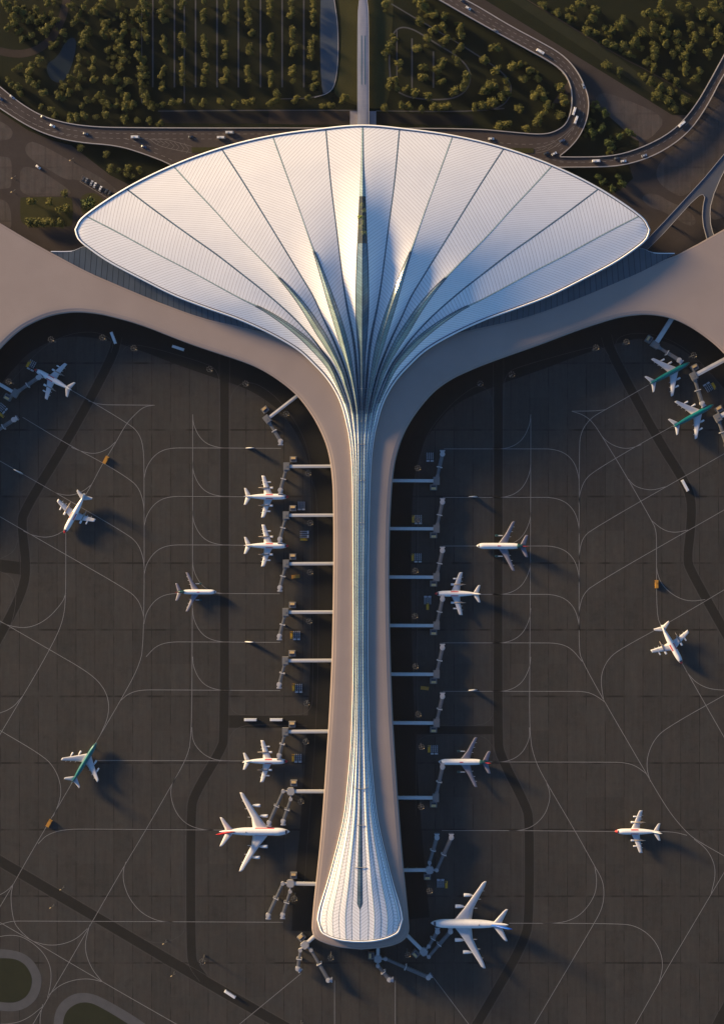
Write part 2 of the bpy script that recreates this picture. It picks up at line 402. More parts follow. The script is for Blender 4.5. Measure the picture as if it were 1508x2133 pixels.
# grass islands with grey concrete rims, bottom left
mb = MB()
sheet(mb, pxl(chaikin([(-60, 1978), (20, 1976), (62, 1990), (86, 2025), (88, 2050), (78, 2082), (50, 2104), (14, 2108), (-60, 2094)], 3, True)), .09, 0)
sheet(mb, pxl(chaikin([(112, 2180), (112, 2120), (124, 2090), (152, 2070), (180, 2067), (212, 2076), (300, 2128), (360, 2180)], 3, True)), .09, 0)
sheet(mb, pxl(chaikin([(-60, 2000), (20, 1994), (50, 2004), (67, 2030), (68, 2050), (60, 2072), (42, 2086), (18, 2090), (-60, 2078)], 3, True)), .12, 1)
sheet(mb, pxl(chaikin([(131, 2180), (131, 2128), (140, 2104), (160, 2090), (182, 2087), (204, 2094), (268, 2132), (330, 2180)], 3, True)), .12, 1)
struct('grass_island', mb, [M['rim_concrete'], M['islandgrass']])

# ---------------------------------------------------------------- thin taxi guide lines
LN = []
def L(*p, it=2): LN.append((p, it))
A = LN
L((402, 868), (402, 1100), (401, 1300), (400, 1540), (388, 1582), (358, 1635), (305, 1728), (258, 1806), (144.6, 2004.6), (105, 2072), (60, 2150))
L((150, 813), (199, 841), (262, 879), (288, 898), (300, 930), (301, 1000), (301, 1345), (288, 1393), (252, 1459), (202, 1544), (152, 1629), (61, 1784), (26, 1847), (-10, 1907))
for y in (933, 1034, 1135, 1236, 1337):
    e = {933: 586, 1034: 520, 1135: 520, 1236: 583, 1337: 584}[y]
    L((301, y + 62), (306, y + 38), (325, y + 12), (352, y), (400, y), (e, y + .8), it=3) if y < 1300 else L((305, 1368), (325, 1346), (352, 1337), (400, 1337), (e, 1338), it=3)
L((252, 1459), (268, 1445), (292, 1437), (340, 1437), (584, 1438.5), it=3)
L((202, 1584), (400, 1584.5), (515, 1585)); L((80, 1758), (99, 1738), (136, 1727), (200, 1727), (465, 1729), it=3); L((0, 1926), (25, 1918.5), (60, 1918.5), (590, 1921))
for y in (933, 1034, 1135, 1236, 1337, 1438): L((402, y - 70), (403, y - 50), (414, y - 25), (431, y - 8), (458, y), (480, y), it=3)
L((400, 1515), (402, 1545), (420, 1568), (440, 1580), (458, 1584), (480, 1584.5), it=3); L((366, 1620), (356, 1640), (357, 1665), (368, 1695), (390, 1718), (420, 1728), (445, 1729), it=3)
L((263, 1795), (257, 1815), (258, 1840), (270, 1872), (295, 1902), (330, 1919), (360, 1920), it=3)
L((48, 869), (139, 924), (219, 966), (265, 994.5), (288, 1013), (299, 1042), (301, 1070), it=2); L((-10, 954), (119, 1027.6), (265, 1112), (288, 1132), (299, 1160), (301, 1185)); L((-10, 1070), (137.6, 1155), (265, 1228), (288, 1248), (299, 1276), (301, 1300))
L((-10, 1287), (103, 1352.6), (185, 1400), (215, 1429), (228, 1460), (226, 1495), (210, 1530), it=3); L((-10, 1515), (93, 1575.5), (116, 1602), (128, 1635), (127, 1665), (112, 1700), it=3)
L((138, 1105), (138, 1250), (132, 1292), (116, 1331), (78, 1400), (40, 1464), (-5, 1540)); L((138, 1235), (132, 1254), (99, 1291), (60, 1309), (20, 1304), (0, 1294), it=3); L((-10, 1489), (26, 1476), (48, 1450), it=2)
L((185, 835), (210, 843), (250, 843.5), (323, 844)); L((323, 844), (300, 847), (280, 865), (262, 885), (239, 927), (212, 970), (192, 1009), (178, 1033)); L((150, 932), (172, 941), (199, 946), (225, 936), (242, 920), it=3); L((105, 1020), (119, 1028), (146, 1033), (172, 1025), (192, 1009), it=3); L((50, 1106), (66, 1114), (93, 1120), (116, 1116), (133, 1106), it=3)
L((-10, 1915), (53, 1951.6), (71.6, 1961), (212, 2044), (380, 2140)); L((28, 1843), (22.5, 1869), (29, 1920), (42, 1938), (62, 1956), it=3); L((71, 1961), (98, 1969), (127, 1968), (159, 1957), (183, 1934), it=3); L((188, 1926), (178, 1962), (180, 1989), (193, 2020), (214, 2045), it=3)
L((-10, 1953), (21, 1947), (50, 1951), (87, 1978), (106, 2010), (108, 2044), (100, 2078), it=3); L((103, 2072), (125, 2052), (154, 2041), (186, 2038), (214, 2045), it=3); L((-10, 2134), (32, 2132), (61, 2120), (88, 2098), it=3); L((85, 2150), (84, 2119), (90, 2092), it=2); L((-10, 1869), (16, 1856), (30, 1840), it=2)
# right-hand apron
L((1105, 872), (1104.5, 1100), (1103, 1371), (1102, 1533), (1114, 1586), (1141, 1636), (1199, 1734), (1236, 1801), (1254, 1832), (1258, 1860), (1254, 1890), (1238, 1922), (1105, 2146))
L((1238, 1805), (1243, 1835), (1238, 1867), (1214, 1901), (1188, 1917), (1160, 1923), (1130, 1923), it=3); L((1060, 1923), (1290, 1923.5), (1325, 1929), (1357, 1951), (1376, 1983), (1380, 2015), (1372, 2045), it=3); L((1520, 1796), (1487, 1851), (1418, 1967.5), (1376, 2039), (1315, 2147)); L((1445, 1748), (1471, 1768), (1487, 1798), (1489, 1827), (1480, 1862), it=3)
L((1350, 802), (1259, 854), (1229, 871), (1209, 900), (1205.5, 935), (1205.5, 1200), (1205, 1350), (1210, 1374), (1258, 1461), (1344, 1609), (1387, 1682), (1414, 1717), (1438, 1742), (1465, 1759), (1520, 1790))
for y in (935, 1036, 1137.3, 1238): 
    x0 = {935: 924, 1036: 922, 1137.3: 922, 1238: 990}[y]
    L((x0, y), (1120, y), (1150, y), (1178, y + 9), (1197, y + 30), (1205, y + 58), (1205.4, y + 75), it=3)
L((922, 1339), (1120, 1339), (1162, 1339.5), (1189, 1350), (1212, 1378), it=3); L((922, 1440), (1180, 1440), (1216, 1440), (1238, 1447), (1260, 1463), it=3); L((1015, 1587), (1260, 1587.5), (1297, 1588), (1322, 1594), (1346, 1612), it=3); L((920, 1730), (1090, 1730), (1282, 1732)); L((1370, 1732), (1404, 1733), (1430, 1740), it=2)
for y in (935, 1036, 1137.3, 1238, 1339, 1440, 1587): L((1105 if y < 1500 else 1102, y - 72), (1103, y - 50), (1090, y - 22), (1072, y - 7), (1050, y), (1025, y), it=3)
L((1136, 1625), (1145, 1650), (1144, 1670), (1134, 1698), (1111, 1721), (1084, 1730), (1060, 1730), it=3)
L((1401, 887), (1323, 930), (1236, 982), (1216, 1001), (1206, 1030), (1205, 1050)); L((1520, 938), (1232, 1102), (1212, 1122), (1206, 1150), (1205, 1170)); L((1520, 1055), (1236, 1217), (1214, 1238), (1206, 1266), (1205, 1285)); L((1520, 1221), (1394, 1296), (1293, 1351), (1268, 1370), (1253, 1398), (1251, 1425), (1257, 1462), it=2)
L((1190, 856.5), (1240, 856), (1262, 853)); L((1190, 856.5), (1215, 864), (1236, 881), (1266, 930), (1283, 957), (1313, 1008), (1357, 1085), (1366, 1105), (1366.5, 1140), (1366.5, 1281), (1377, 1306)); L((1419, 1380), (1448, 1432), (1520, 1558)); L((1250, 905), (1263, 920), (1286, 932), (1310, 935), (1335, 926), it=3); L((1308, 998), (1320, 1012), (1340, 1019), (1360, 1021), (1385, 1014), it=3); L((1357, 1085), (1380, 1104), (1404, 1110), (1432, 1104), it=3)
L((1366.5, 1180), (1369, 1198), (1379, 1220), (1404, 1242), (1434, 1253), (1468, 1249), it=3); L((1428, 1398), (1448, 1422), (1478, 1436), (1520, 1438), it=3); L((1520, 1441), (1387, 1516), (1362, 1540), (1348, 1572), (1346, 1602), (1354, 1628), it=3)
L((697, 2042), (697, 2150)); L((823, 2042), (823, 2150)); L((901, 2034), (990, 2152)); L((627, 2028), (490, 2141))
mb = MB()
for p, it in LN: ribbon(mb, pxl(chaikin(p, it)), .62, .11)
struct('taxi_guide_line', mb, M['line'])

# ---------------------------------------------------------------- landside greenery, paths, water
mb = MB()
sheet(mb, pxl(chaikin([(43, 414), (46, 410), (148, 410), (152, 416), (153, 466), (146, 473), (66, 474), (48, 466), (43, 456)], 2, True)), .10)
sheet(mb, pxl(chaikin([(169, 412), (176, 404), (200, 400), (225, 425), (200, 450), (176, 448), (169, 438)], 2, True)), .10)
sheet(mb, pxl(chaikin([(706, 0), (712, 70), (706, 160), (690, 200), (760, 226), (800, 226), (814, 190), (806, 120), (818, 60), (820, -60), (700, -60)], 2, True)), .05)
struct('lawn', mb, M['lawn'])
mb = MB(); sheet(mb, pxl([(1045, -40), (1062, 0), (1240, 118), (1310, 165), (1400, 225), (1436, 236), (1420, 222), (1250, 92), (1092, 0), (1050, -30)]), .06); struct('verge', mb, M['islandgrass'])
def path(p, w=3.2, it=2, z=.12, mat='pathwall', name='path'):
    m_ = MB(); q = pxl(chaikin(p, it)); ribbon(m_, q, w * .5, z); return struct(name, m_, M[mat])
for x in (319, 364, 408, 452.6, 497, 543, 588, 633): path([(x, -40), (x, 182)], 3.0)
path([(384.5, -40), (384.5, 215)], 2.2); path([(296, -40), (296, 215)], 2.0)
path([(330, 231.5), (500, 230), (748, 230)], 2.6); path([(783, 231), (960, 233), (1050, 226)], 2.4); path([(585, 206), (640, 205), (668, 199)], 2.0)
path([(813, 163), (810, 123), (815, 78), (826, 60), (842, 56), (862, 62), (881, 73), (915, 95), (950, 115), (975, 140), (981, 163), (972, 188), (950, 204), (914, 208), (875, 206), (850, 202), (830, 192)], 3.0, 3)
path([(815, 8), (862, 36), (895, 55), (950, 87), (1000, 119), (1040, 145), (1062, 170), (1065, 190), (1056, 212), (1035, 226), (1010, 230)], 2.6, 3)
path([(858, 80), (858, 183)], 3.0); path([(902.5, 107), (902.5, 183)], 3.0); path([(826.5, 62), (826.5, 160)], 2.2)
path([(1090, -5), (1160, 38), (1290, 118), (1345, 145), (1440, 200)], 2.4, 1, mat='soil')
path([(-20, 100), (20, 112), (60, 112), (100, 92), (128, 50), (142, -10)], 16, 3, .04, 'soil', 'dirt_track')
path([(560, 244), (620, 246), (728, 246)], 27, 1, .045, 'soil', 'dirt_track'); path([(335, 245), (560, 246)], 24, 1, .04, 'asphalt', 'service_road'); path([(783, 246), (985, 250)], 22, 1, .04, 'asphalt', 'service_road')
mb = MB(); pool = chaikin([(667, -60), (667, 196), (684, 194), (697, 178), (704, 140), (705, 70), (700, 20), (688, -60)], 2, True)
sheet(mb, pxl(pool), .14); struct('pool', mb, M['water'])
mb = MB(); wall(mb, pxl(chaikin([(690, -40), (698, 10), (704.5, 60), (704.5, 130), (698, 178), (684, 195), (655, 203)], 3)), .7, 0, .5); struct('pool_kerb', mb, M['parapet'])
mb = MB(); sheet(mb, pxl(chaikin([(95, 135), (122, 118), (140, 80), (160, 78), (158, 110), (146, 150), (128, 176), (104, 165)], 2, True)), .06); struct('pond', mb, M['darkwater'])

# ---------------------------------------------------------------- raised highway
ZD = 6.0
U = [(-60, 120), (-20, 163), (0, 180), (45, 217), (90, 243), (140, 257.5), (200, 265), (280, 266.5), (420, 267), (560, 267), (720, 267), (985, 268), (1060, 275), (1120, 280.5), (1150, 277), (1175, 263), (1187, 240), (1191.5, 210), (1189, 180), (1176, 152), (1150, 131), (1080, 93), (1000, 48.5), (915, 0), (850, -40)]
O = [(910, -40), (960, -5), (1000, 16.5), (1060, 53), (1120, 85), (1170, 113), (1200, 145), (1220, 185), (1226.5, 215), (1222, 250), (1206, 285), (1185, 309), (1166, 324)]
RI = [(1166, 327), (1200, 327.5), (1270, 326.5), (1330, 311), (1400, 275), (1445, 225), (1480, 165), (1508, 113), (1540, 55)]
RO = [(1560, 80), (1508, 150), (1470, 225), (1430, 280), (1370, 321), (1310, 342), (1260, 348), (1160, 348.5), (1080, 348)]
LO = [(420, 390), (362, 344), (300, 320), (245, 303), (165, 297), (110, 284.5), (60, 263.5), (0, 225), (-20, 210), (-60, 175)]
U_, O_, RI_, RO_, LO_ = [pxl(chaikin(q, 2), ZD) for q in (U, O, RI, RO, LO)]
mb = MB(); mb.prism(U_ + O_ + RI_ + RO_ + pxl([(900, 360), (600, 390)], ZD) + LO_, ZD - 1.3, ZD)
deck = struct('elevated_road', mb, M['road'])
mb = MB()
for q in (U_, O_, RI_, RO_, LO_): wall(mb, q, .9, ZD - 1.1, ZD + 1.0)
wall(mb, [O_[-1], RI_[0]], .9, ZD - 1.1, ZD + 1.0)
mb.build('parapet', M['parapet'], deck)
mb = MB()
for q, n, sd in ((U_, 60, -1), (O_, 26, -1), (RO_, 22, -1), (LO_, 18, -1)):
    for x, y in resample(offset(q, sd * 3.0), n)[1:-1]: mb.cyl(x, y, 0, ZD - 1.3, .8, n=8)
mb.build('column', M['parapet'], deck)
mb = MB()
def dashes(q, on=3.6, off=3.6, s0=0, s1=1e9, w=.36):
    s = arcs(q); n = int(s[-1] / (on + off)); r = resample(q, max(8, n * 2)); st = (on + off) / 2
    for i in range(0, n * 2 - 1, 2):
        if s0 <= i * st <= s1: ribbon(mb, [r[i], r[i + 1]], w, ZD + .015)
def off_px(q, d): return [W2(x, y, ZD) for x, y in offset(chaikin(q, 2), d)]
def cut(q, x0, x1): return [p for p in q if W2(x0, 0, ZD)[0] <= p[0] <= W2(x1, 0, ZD)[0]]
dashes(cut(off_px(U, 12), -40, 600)); dashes(cut(off_px(U, 22.5), -40, 520)); dashes(cut(off_px(LO, 9), -40, 170)); dashes(cut(off_px(LO, 10), 245, 360)); dashes(cut(off_px(LO, 19), 240, 330))
Rm = [p for p in O[:11]]
dashes(off_px(O, 9)); dashes(off_px(O, 17.5)); dashes(off_px(O, 26)[:30])
dashes(cut(off_px([(980, 290), (1060, 300), (1120, 301), (1150, 295), (1175, 283)], 0), 960, 1180)); dashes(off_px(RI, 10.5)); dashes(off_px([(1090, 327), (1140, 331), (1180, 337)], 0))
def solid(p, w=.32, it=1): ribbon(mb, pxl(chaikin(p, it), ZD), w, ZD + .018)
solid([(312, 290), (345, 290), (372, 297), (400, 305)]); solid([(312, 290), (330, 303), (360, 311), (400, 318)]); solid([(300, 289), (285, 287)])
for x in (330, 340, 350, 360, 370, 380, 390): 
    a, b = (x - 312) * .17, (x - 312) * .32
    solid([(x - 6, 290 + a * .6), (x + 4, 292 + (a + b) / 2), (x - 2, 293 + b * 1.05)], .3, 0)
solid([(1112, 309), (1140, 304), (1170, 285), (1195, 262)]); solid([(1105, 320), (1135, 316), (1165, 300), (1196, 263)])
for x in (1118, 1130, 1142, 1154): solid([(x, 309 - (x - 1112) * .28), (x + 8, 313 - (x - 1112) * .34), (x - 2, 318 - (x - 1105) * .22)], .3, 0)
mb.build('lane_marking', M['dash'], deck)
mb = MB(); 
for p in ([(400, 307), (470, 307), (470, 318), (400, 318)], [(1040, 308), (1110, 309), (1112, 319), (1040, 319)]): mb.prism(pxl(p, ZD), ZD + .02, ZD + .3)
mb.build('grass_median', M['lawn'], deck)

# forked grey ramp on the right
mb = MB()
FK = [(1560, 258), (1508, 320), (1465.5, 371), (1424, 416.5), (1383, 461), (1358, 487), (1320, 528), (1337, 530), (1383, 484), (1410, 454), (1438, 423), (1456, 407), (1463, 405), (1467, 411), (1463.5, 429), (1462, 450), (1464, 470), (1472, 500), (1490, 500), (1483.4, 484), (1479, 466), (1478, 445), (1479, 429), (1486, 404), (1500, 371), (1512, 347), (1580, 260)]
mb.prism(pxl(FK, 9.0), 7.6, 9.0)
fk = struct('forked_ramp', mb, M['slate'])
mb = MB()
for q in (FK[:7], FK[7:18], FK[18:]): wall(mb, pxl(q, 9.0), .5, 8.9, 9.7)
mb.build('parapet', M['bridge_pale'], fk)
mb = MB()
for x, y in ((1500, 345), (1460, 385), (1425, 425), (1390, 465), (1470, 430), (1471, 465)): mb.cyl(*W2(x, y), 0, 7.6, 1.1)
mb.build('column', M['bridge_pale'], fk)
# ================================================================ TERMINAL
FL = {
 0: [(755.5, 265), (755, 400), (754.6, 560), (754.2, 700), (754, 800), (753.8, 850), (753.4, 900)],
 1: [(679, 271), (689, 380), (701.4, 480), (714.6, 586), (723, 639), (733.7, 692), (740.5, 740), (745, 800), (748.6, 850), (749.8, 900)],
 2: [(569, 286), (595.6, 359.6), (624, 437.5), (648.7, 509), (662, 545), (676, 585), (689, 625), (703, 668), (716, 715), (727, 760), (735.5, 800), (743.4, 850), (746.3, 900)],
 3: [(463, 311.5), (503, 373), (544, 439), (599, 528.7), (627.6, 575.5), (653, 618), (672, 660), (691, 700), (706, 735), (718, 767), (727.5, 800), (738.2, 850), (742.7, 900)],
 4: [(363, 347.5), (400, 388), (450, 441), (493, 489), (532.6, 528.7), (566, 562.6), (605, 604), (636, 643), (661, 681), (682, 715), (699, 747), (712, 776), (719, 800), (733, 850), (739.1, 900)],
 5: [(266, 395), (332, 444.6), (399, 493), (450, 529), (500, 567.6), (556, 612), (609, 659), (649, 702), (670, 730), (690, 757), (711, 800), (727.8, 850), (735.5, 900)],
 6: [(181.5, 451), (249.5, 486), (332, 531), (398.7, 565.7), (497, 619.5), (550, 645.5), (599.5, 677), (642.6, 711), (672, 742), (690, 768), (703, 800), (722.5, 850), (732, 900)],
 7: [(161.6, 478), (168, 496), (191.5, 516), (233, 544), (299, 579), (365.5, 612), (430, 637), (500, 662), (566, 692), (622.7, 725), (659, 758), (685.7, 788), (705.6, 821), (718, 854), (728.5, 900)]}
AX = [(265, 755.5), (830, 754), (900, 753.4), (1000, 752.7), (1150, 751.6), (1300, 751.2), (1700, 751), (1890, 749.8), (2000, 749.8)]
WI = [(900, 25), (927, 21), (960, 18), (1000, 16), (1100, 14), (1300, 12.6), (1400, 13), (1450, 14), (1550, 17.5), (1640, 25), (1700, 32), (1748, 42), (1795, 54), (1843, 66.5), (1891, 80.5), (1915, 84.5), (1938, 82.5), (1960, 80)]
FRB = [0, .21, .36, .52, .68, .83, .94, 1.0]                  # line positions across the pier at its flared end
FRM = [0, .27, .41, .53, .65, .77, .89, 1.0]
YE = [1958.5, 1958, 1956.8, 1954.6, 1951, 1945.5, 1938, 1915]
NF, NP = 84, 84
def hs(x, tab):                                              # smooth table (Hermite)
    n = len(tab)
    if x <= tab[0][0]: return tab[0][1]
    if x >= tab[-1][0]: return tab[-1][1]
    i = max(k for k in range(n - 1) if tab[k][0] <= x)
    def tan(k):
        if k == 0: return (tab[1][1] - tab[0][1]) / (tab[1][0] - tab[0][0])
        if k == n - 1: return (tab[-1][1] - tab[-2][1]) / (tab[-1][0] - tab[-2][0])
        return (tab[k + 1][1] - tab[k - 1][1]) / (tab[k + 1][0] - tab[k - 1][0])
    (a, p), (b, q) = tab[i], tab[i + 1]; h = b - a; t = (x - a) / h
    return p * (2 * t ** 3 - 3 * t * t + 1) + tan(i) * h * (t ** 3 - 2 * t * t + t) + q * (3 * t * t - 2 * t ** 3) + tan(i + 1) * h * (t ** 3 - t * t)
GRID = {}
for k in range(8):
    pts = resample(catmull(FL[k], 10), NF)
    for j in range(NF + 1):
        x, y = pts[j]; GRID[(-k, j)] = (x, y); GRID[(k, j)] = (2 * pw(y, AX) - x, y) if k else (x, y)
    for j in range(1, NP + 1):
        t = j / NP; y = 900 + t * (YE[k] - 900)
        b = smooth01((y - 1450) / 420); m9 = smooth01((y - 900) / 140); f = ((k / 7) * (1 - m9) + FRM[k] * m9) * (1 - b) + FRB[k] * b
        w = hs(y, WI) * f
        GRID[(-k, NF + j)] = (pw(y, AX) - w, y); GRID[(k, NF + j)] = (pw(y, AX) + w, y)
NR = NF + NP
def pos(u, j):
    u = max(-7.0, min(7.0, u)); k = min(6, int(math.floor(u))); t = u - k
    P = lambda i: GRID[(i, j)]
    b, c = P(k), P(k + 1)
    a = P(k - 1) if k > -7 else (2 * b[0] - c[0], 2 * b[1] - c[1])
    d = P(k + 2) if k < 6 else (2 * c[0] - b[0], 2 * c[1] - b[1])
    return tuple(.5 * (2 * q + (r - p) * t + (2 * p - 5 * q + 4 * r - s) * t * t + (3 * q - p - 3 * r + s) * t ** 3) for p, q, r, s in zip(a, b, c, d))
ZC = [(0, 37), (.12, 44), (.3, 50.5), (.5, 52), (.68, 46), (.85, 34.5), (1, 26.5)]
ZE = [(0, 31), (.3, 32.5), (.5, 32.5), (.7, 31), (.85, 28.5), (1, 25)]
AMP = {0: [(0, .3), (.1, 1.4), (.2, 5), (.32, 10.5), (.46, 13.5), (.62, 12.5), (.78, 8), (.92, 3.2), (1, 1.3)],
       2: [(0, .1), (.22, .25), (.34, 1.3), (.46, 5.6), (.6, 10), (.74, 8.6), (.88, 4.2), (1, 1.2)],
       4: [(0, .1), (.28, .4), (.42, 2.0), (.55, 5.8), (.68, 8.2), (.8, 6.8), (.9, 3.6), (1, 1.2)],
       6: [(0, .1), (.36, .3), (.52, 1.8), (.66, 4.6), (.78, 5.2), (.88, 3.4), (1, 1.1)]}
def zfun(u, j):
    a = abs(u) / 7.0; w = abs(((a * 7) % 2) - 1); e0 = 2 * int(a * 7 / 2 + 1e-9); f = a * 7 / 2 - e0 / 2; ne = e0 if f < .5 else e0 + 2
    ridge = w ** 1.2 - .45
    p1 = 1 - a ** 1.7; p2 = 1 - max(0.0, (a - .30) / .70) ** 1.35
    if j <= NF:
        v = j / NF; zc, ze = hs(v, ZC), hs(v, ZE); b = smooth01((v - .8) / .2)
        return ze + (zc - ze) * (p1 * (1 - b) + p2 * b) + hs(v, AMP[min(ne, 6)]) * w ** 1.2 * (1 if ne < 7 else 0) - .45 * (hs(v, AMP[min(e0, 6)]) * (1 - f) + (hs(v, AMP[e0 + 2]) if e0 < 6 else hs(v, AMP[6])) * f)
    t = (j - NF) / NP; A = pw(t, [(0, 1.15), (.5, .8), (.72, .6), (1, .18)])
    zc = pw(t, [(0, 26.5), (.2, 25.4), (.6, 25.4), (.75, 27), (.88, 30), (1, 29.0)]); ze = pw(t, [(0, 25), (.15, 23.9), (1, 23.7)])
    return ze + (zc - ze) * p2 + A * ridge
HW = {1: [(0, 1.5), (.5, 1.5), (.7, 2.8), (.85, 2.8), (.95, 1.3), (1, .85)], 2: [(0, 1.5), (.35, 1.4), (.45, 3.6), (.58, 6.6), (.68, 7.2), (.8, 5.6), (.9, 3.0), (1, .9)],
      3: [(0, 1.5), (.6, 1.5), (.78, 2.4), (.9, 2.2), (1, .85)], 4: [(0, 1.5), (.42, 1.4), (.52, 3.6), (.65, 6.4), (.75, 6.2), (.86, 3.8), (.94, 2.0), (1, .9)],
      5: [(0, 1.5), (.75, 1.6), (.9, 1.7), (1, .85)], 6: [(0, 1.5), (.49, 1.4), (.6, 3.4), (.74, 5.2), (.85, 3.4), (.93, 1.8), (1, .9)]}
def HW_(k, j): return hs(j / NF, HW[k])
HC = [(265, 2.2), (330, 3.3), (370, 4.8), (430, 7.8), (500, 10.5), (580, 13.2), (650, 13.6), (700, 11), (740, 8), (790, 5.6), (850, 2.8), (900, 1.5), (1000, 1.9), (1500, 1.9), (1640, 2.3), (1700, 3.0), (1795, 4.8), (1884, 5.9)]
def half(k, j):                                              # half width (px) of the glass strip on line k
    k = abs(k); y = GRID[(k, j)][1]
    if k == 7: return 0.0
    if k == 0:
        if y <= 1884: return hs(y, HC)
        return max(.45, 5.9 * math.sqrt(max(0, 1 - ((y - 1884) / 8.0) ** 2)))
    if j <= NF: return hs(j / NF, HW[k]) * (1 + .26 * smooth01((HW_(k, j) - 1.6) / 3.0) if k % 2 == 0 else 1)
    t = (j - NF) / NP
    return pw(t, [(0, .9), (.1, .85), (.55, .85), (.75, .8), (1, .5)]) if k % 2 == 0 else pw(t, [(0, .85), (.1, .12), (.6, .12), (.8, .45), (1, .45)])
def du(k, j):
    a = GRID[(k, j)]; b = GRID[(k + 1 if k < 7 else k - 1, j)]; c = GRID[(k - 1 if k > -7 else k + 1, j)]
    n1 = GRID[(k, min(NR, j + 1))]; n0 = GRID[(k, max(0, j - 1))]
    tx, ty = n1[0] - n0[0], n1[1] - n0[1]; l = math.hypot(tx, ty)
    d = abs((b[0] - c[0]) * ty / l - (b[1] - c[1]) * tx / l) / 2.0
    return min((.72 if k == 0 else (.54 if j > NF and k % 2 == 0 else .46)), half(k, j) / max(d, .01))
terminal = empty('terminal_building', (0, 0, 0))
tag(terminal, 'huge airport terminal with a white fan-shaped leaf roof running into a long ribbed pier', 'terminal')
def pt(u, j, dz=0.0):
    x, y = pos(u, j); return W3(x, y, zfun(u, j) + dz)
for k in range(-7, 7):                                       # white roof panels
    mb = MB(); rows = []; att = []; s = 0.0; prev = None; sg = 1 if k % 2 == 0 else -1
    for j in range(NR + 1):
        u0 = k + du(k, j) if k > -7 else -7.0; u1 = k + 1 - du(k + 1, j) if k < 6 else 7.0
        r = [pt(u0 + (u1 - u0) * i / 6.0, j) for i in range(7)]
        mid = r[3]
        if prev: s += math.dist(mid, prev)
        prev = mid; rows.append(r)
        att += [s * .80 + sg * math.dist(p, mid) * (1 if i > 3 else -1) * .60 for i, p in enumerate(r)]
    mb.loft([r[::-1] for r in rows], 0, False, False, [a for q in range(NR + 1) for a in att[q * 7:q * 7 + 7][::-1]])
    mb.build('roof_panel', M['roof'], terminal, True, 'seam')
def glass_strip(k, j0, j1, mat, sg=1.0, name='skylight'):
    rows = []; att = []; s = 0.0; prev = None
    for j in range(j0, j1 + 1):
        d = du(k, j); r = []
        lens = smooth01((half(k, j) - 1.6) / 4.0) if j <= NF else 0
        for i in range(7):
            q = -1 + i / 3.0
            r.append(pt(k + d * q, j, (.25 + .65 * lens) * (1 - abs(q)) - .12))
        mid = r[3]
        if prev: s += math.dist(mid, prev)
        prev = mid; rows.append(r[::-1]); att += [s * .86 + math.dist(p, mid) * .5 for p in r[::-1]]
    mb = MB(); mb.loft(rows, 0, False, False, att); o = mb.build(name, mat, terminal, False, 'seam')
    # dark frames along the edges and the crest
    for q in ((-1, 0, 1) if k % 2 == 0 and (k or j0 >= g1) else ()):
        run = [(pt(k + du(k, j) * q, j, .24 + (.65 * smooth01((half(k, j) - 1.6) / 4.0) if q == 0 else 0)), half(k, j)) for j in range(j0, min(j1, NF) + 1)]
        run = [p for p, h in run if h > (2.0 if k else 2.6)]
        mb = MB()
        for p, r_ in zip(run, run[1:]): mb.tube(p, r_, .34 if q == 0 else .28, n=4)
        if mb.v: mb.build('skylight_frame', M['gutter'], o)
    return o
for k in range(-6, 7):
    if k == 0:
        g0 = min(j for j in range(NF) if GRID[(0, j)][1] > 405); g1 = min(j for j in range(NF) if GRID[(0, j)][1] > 500)
        glass_strip(0, 0, g0, M['glass_green']); glass_strip(0, g0, g1, M['clear']); glass_strip(0, g1, NF, M['glass']); glass_strip(0, NF, NR, M['glass'])
        mb = MB(); rows = [[pt(-2.2 * du(0, j), j, -6.5), pt(2.2 * du(0, j), j, -6.5)] for j in range(g0 - 8, g1 + 9)]
        mb.loft([r[::-1] for r in rows], 0, False, False); mb.build('atrium_floor', M['lawn'], terminal)
    else:
        glass_strip(k, 0, NR, M['glass_green'] if k % 2 == 0 else M['glass'])
# rim, gutter, soffit and facade follow the whole outline of the white roof
BD = [(-7, j) for j in range(NR, -1, -1)] + [(-7 + i / 6.0, 0) for i in range(1, 84)] + [(7, j) for j in range(0, NR + 1)] + [(7 - i / 4.0, NR) for i in range(1, 56)]
bp = [pos(u, j) for u, j in BD]; bz = [zfun(u, j) for u, j in BD]; bn = normals2(bp, True)
wid = [(5.6 if j < NF * .8 else 5.6 - 2.2 * smooth01((j / NF - .8) / .25)) if j <= NR - 8 else 3.4 + 1.6 * (j - NR + 8) / 8 for u, j in BD]
ins = [20.0 if j < NF * .72 else max(1.5, 20.0 - 18.5 * smooth01((j / NF - .72) / .2)) for u, j in BD]
def ring(ofs, dz):                                            # ofs outward (px), as fn of index
    return [W3(p[0] - n[0] * ofs(i), p[1] - n[1] * ofs(i), z + dz) for i, (p, n, z) in enumerate(zip(bp, bn, bz))]
mb = MB(); mb.loft([ring(lambda i: -.25, -.02), ring(lambda i: .9, -.22), ring(lambda i: 1.9 if wid[i] > 5 else 1.3, -.05)], 0, False); mb.build('roof_gutter', M['gutter'], terminal, True)
mb = MB(); g = lambda i: 1.9 if wid[i] > 5 else 1.3
mb.loft([ring(g, -.05), ring(lambda i: g(i) + .25, .45), ring(lambda i: g(i) + .9, .75), ring(lambda i: (g(i) + wid[i]) / 2, .85), ring(lambda i: wid[i] - 1.0, .45), ring(lambda i: wid[i] - .2, -.35), ring(lambda i: wid[i], -1.0), ring(lambda i: wid[i] - 1.0, -1.8)], 0, False); mb.build('roof_rim', M['rim'], terminal, True)
mb = MB(); mb.loft([ring(lambda i: wid[i] - 1.0, -1.8), ring(lambda i: -ins[i], -2.6)], 0, False); mb.build('soffit', M['bridge_light'], terminal, True)
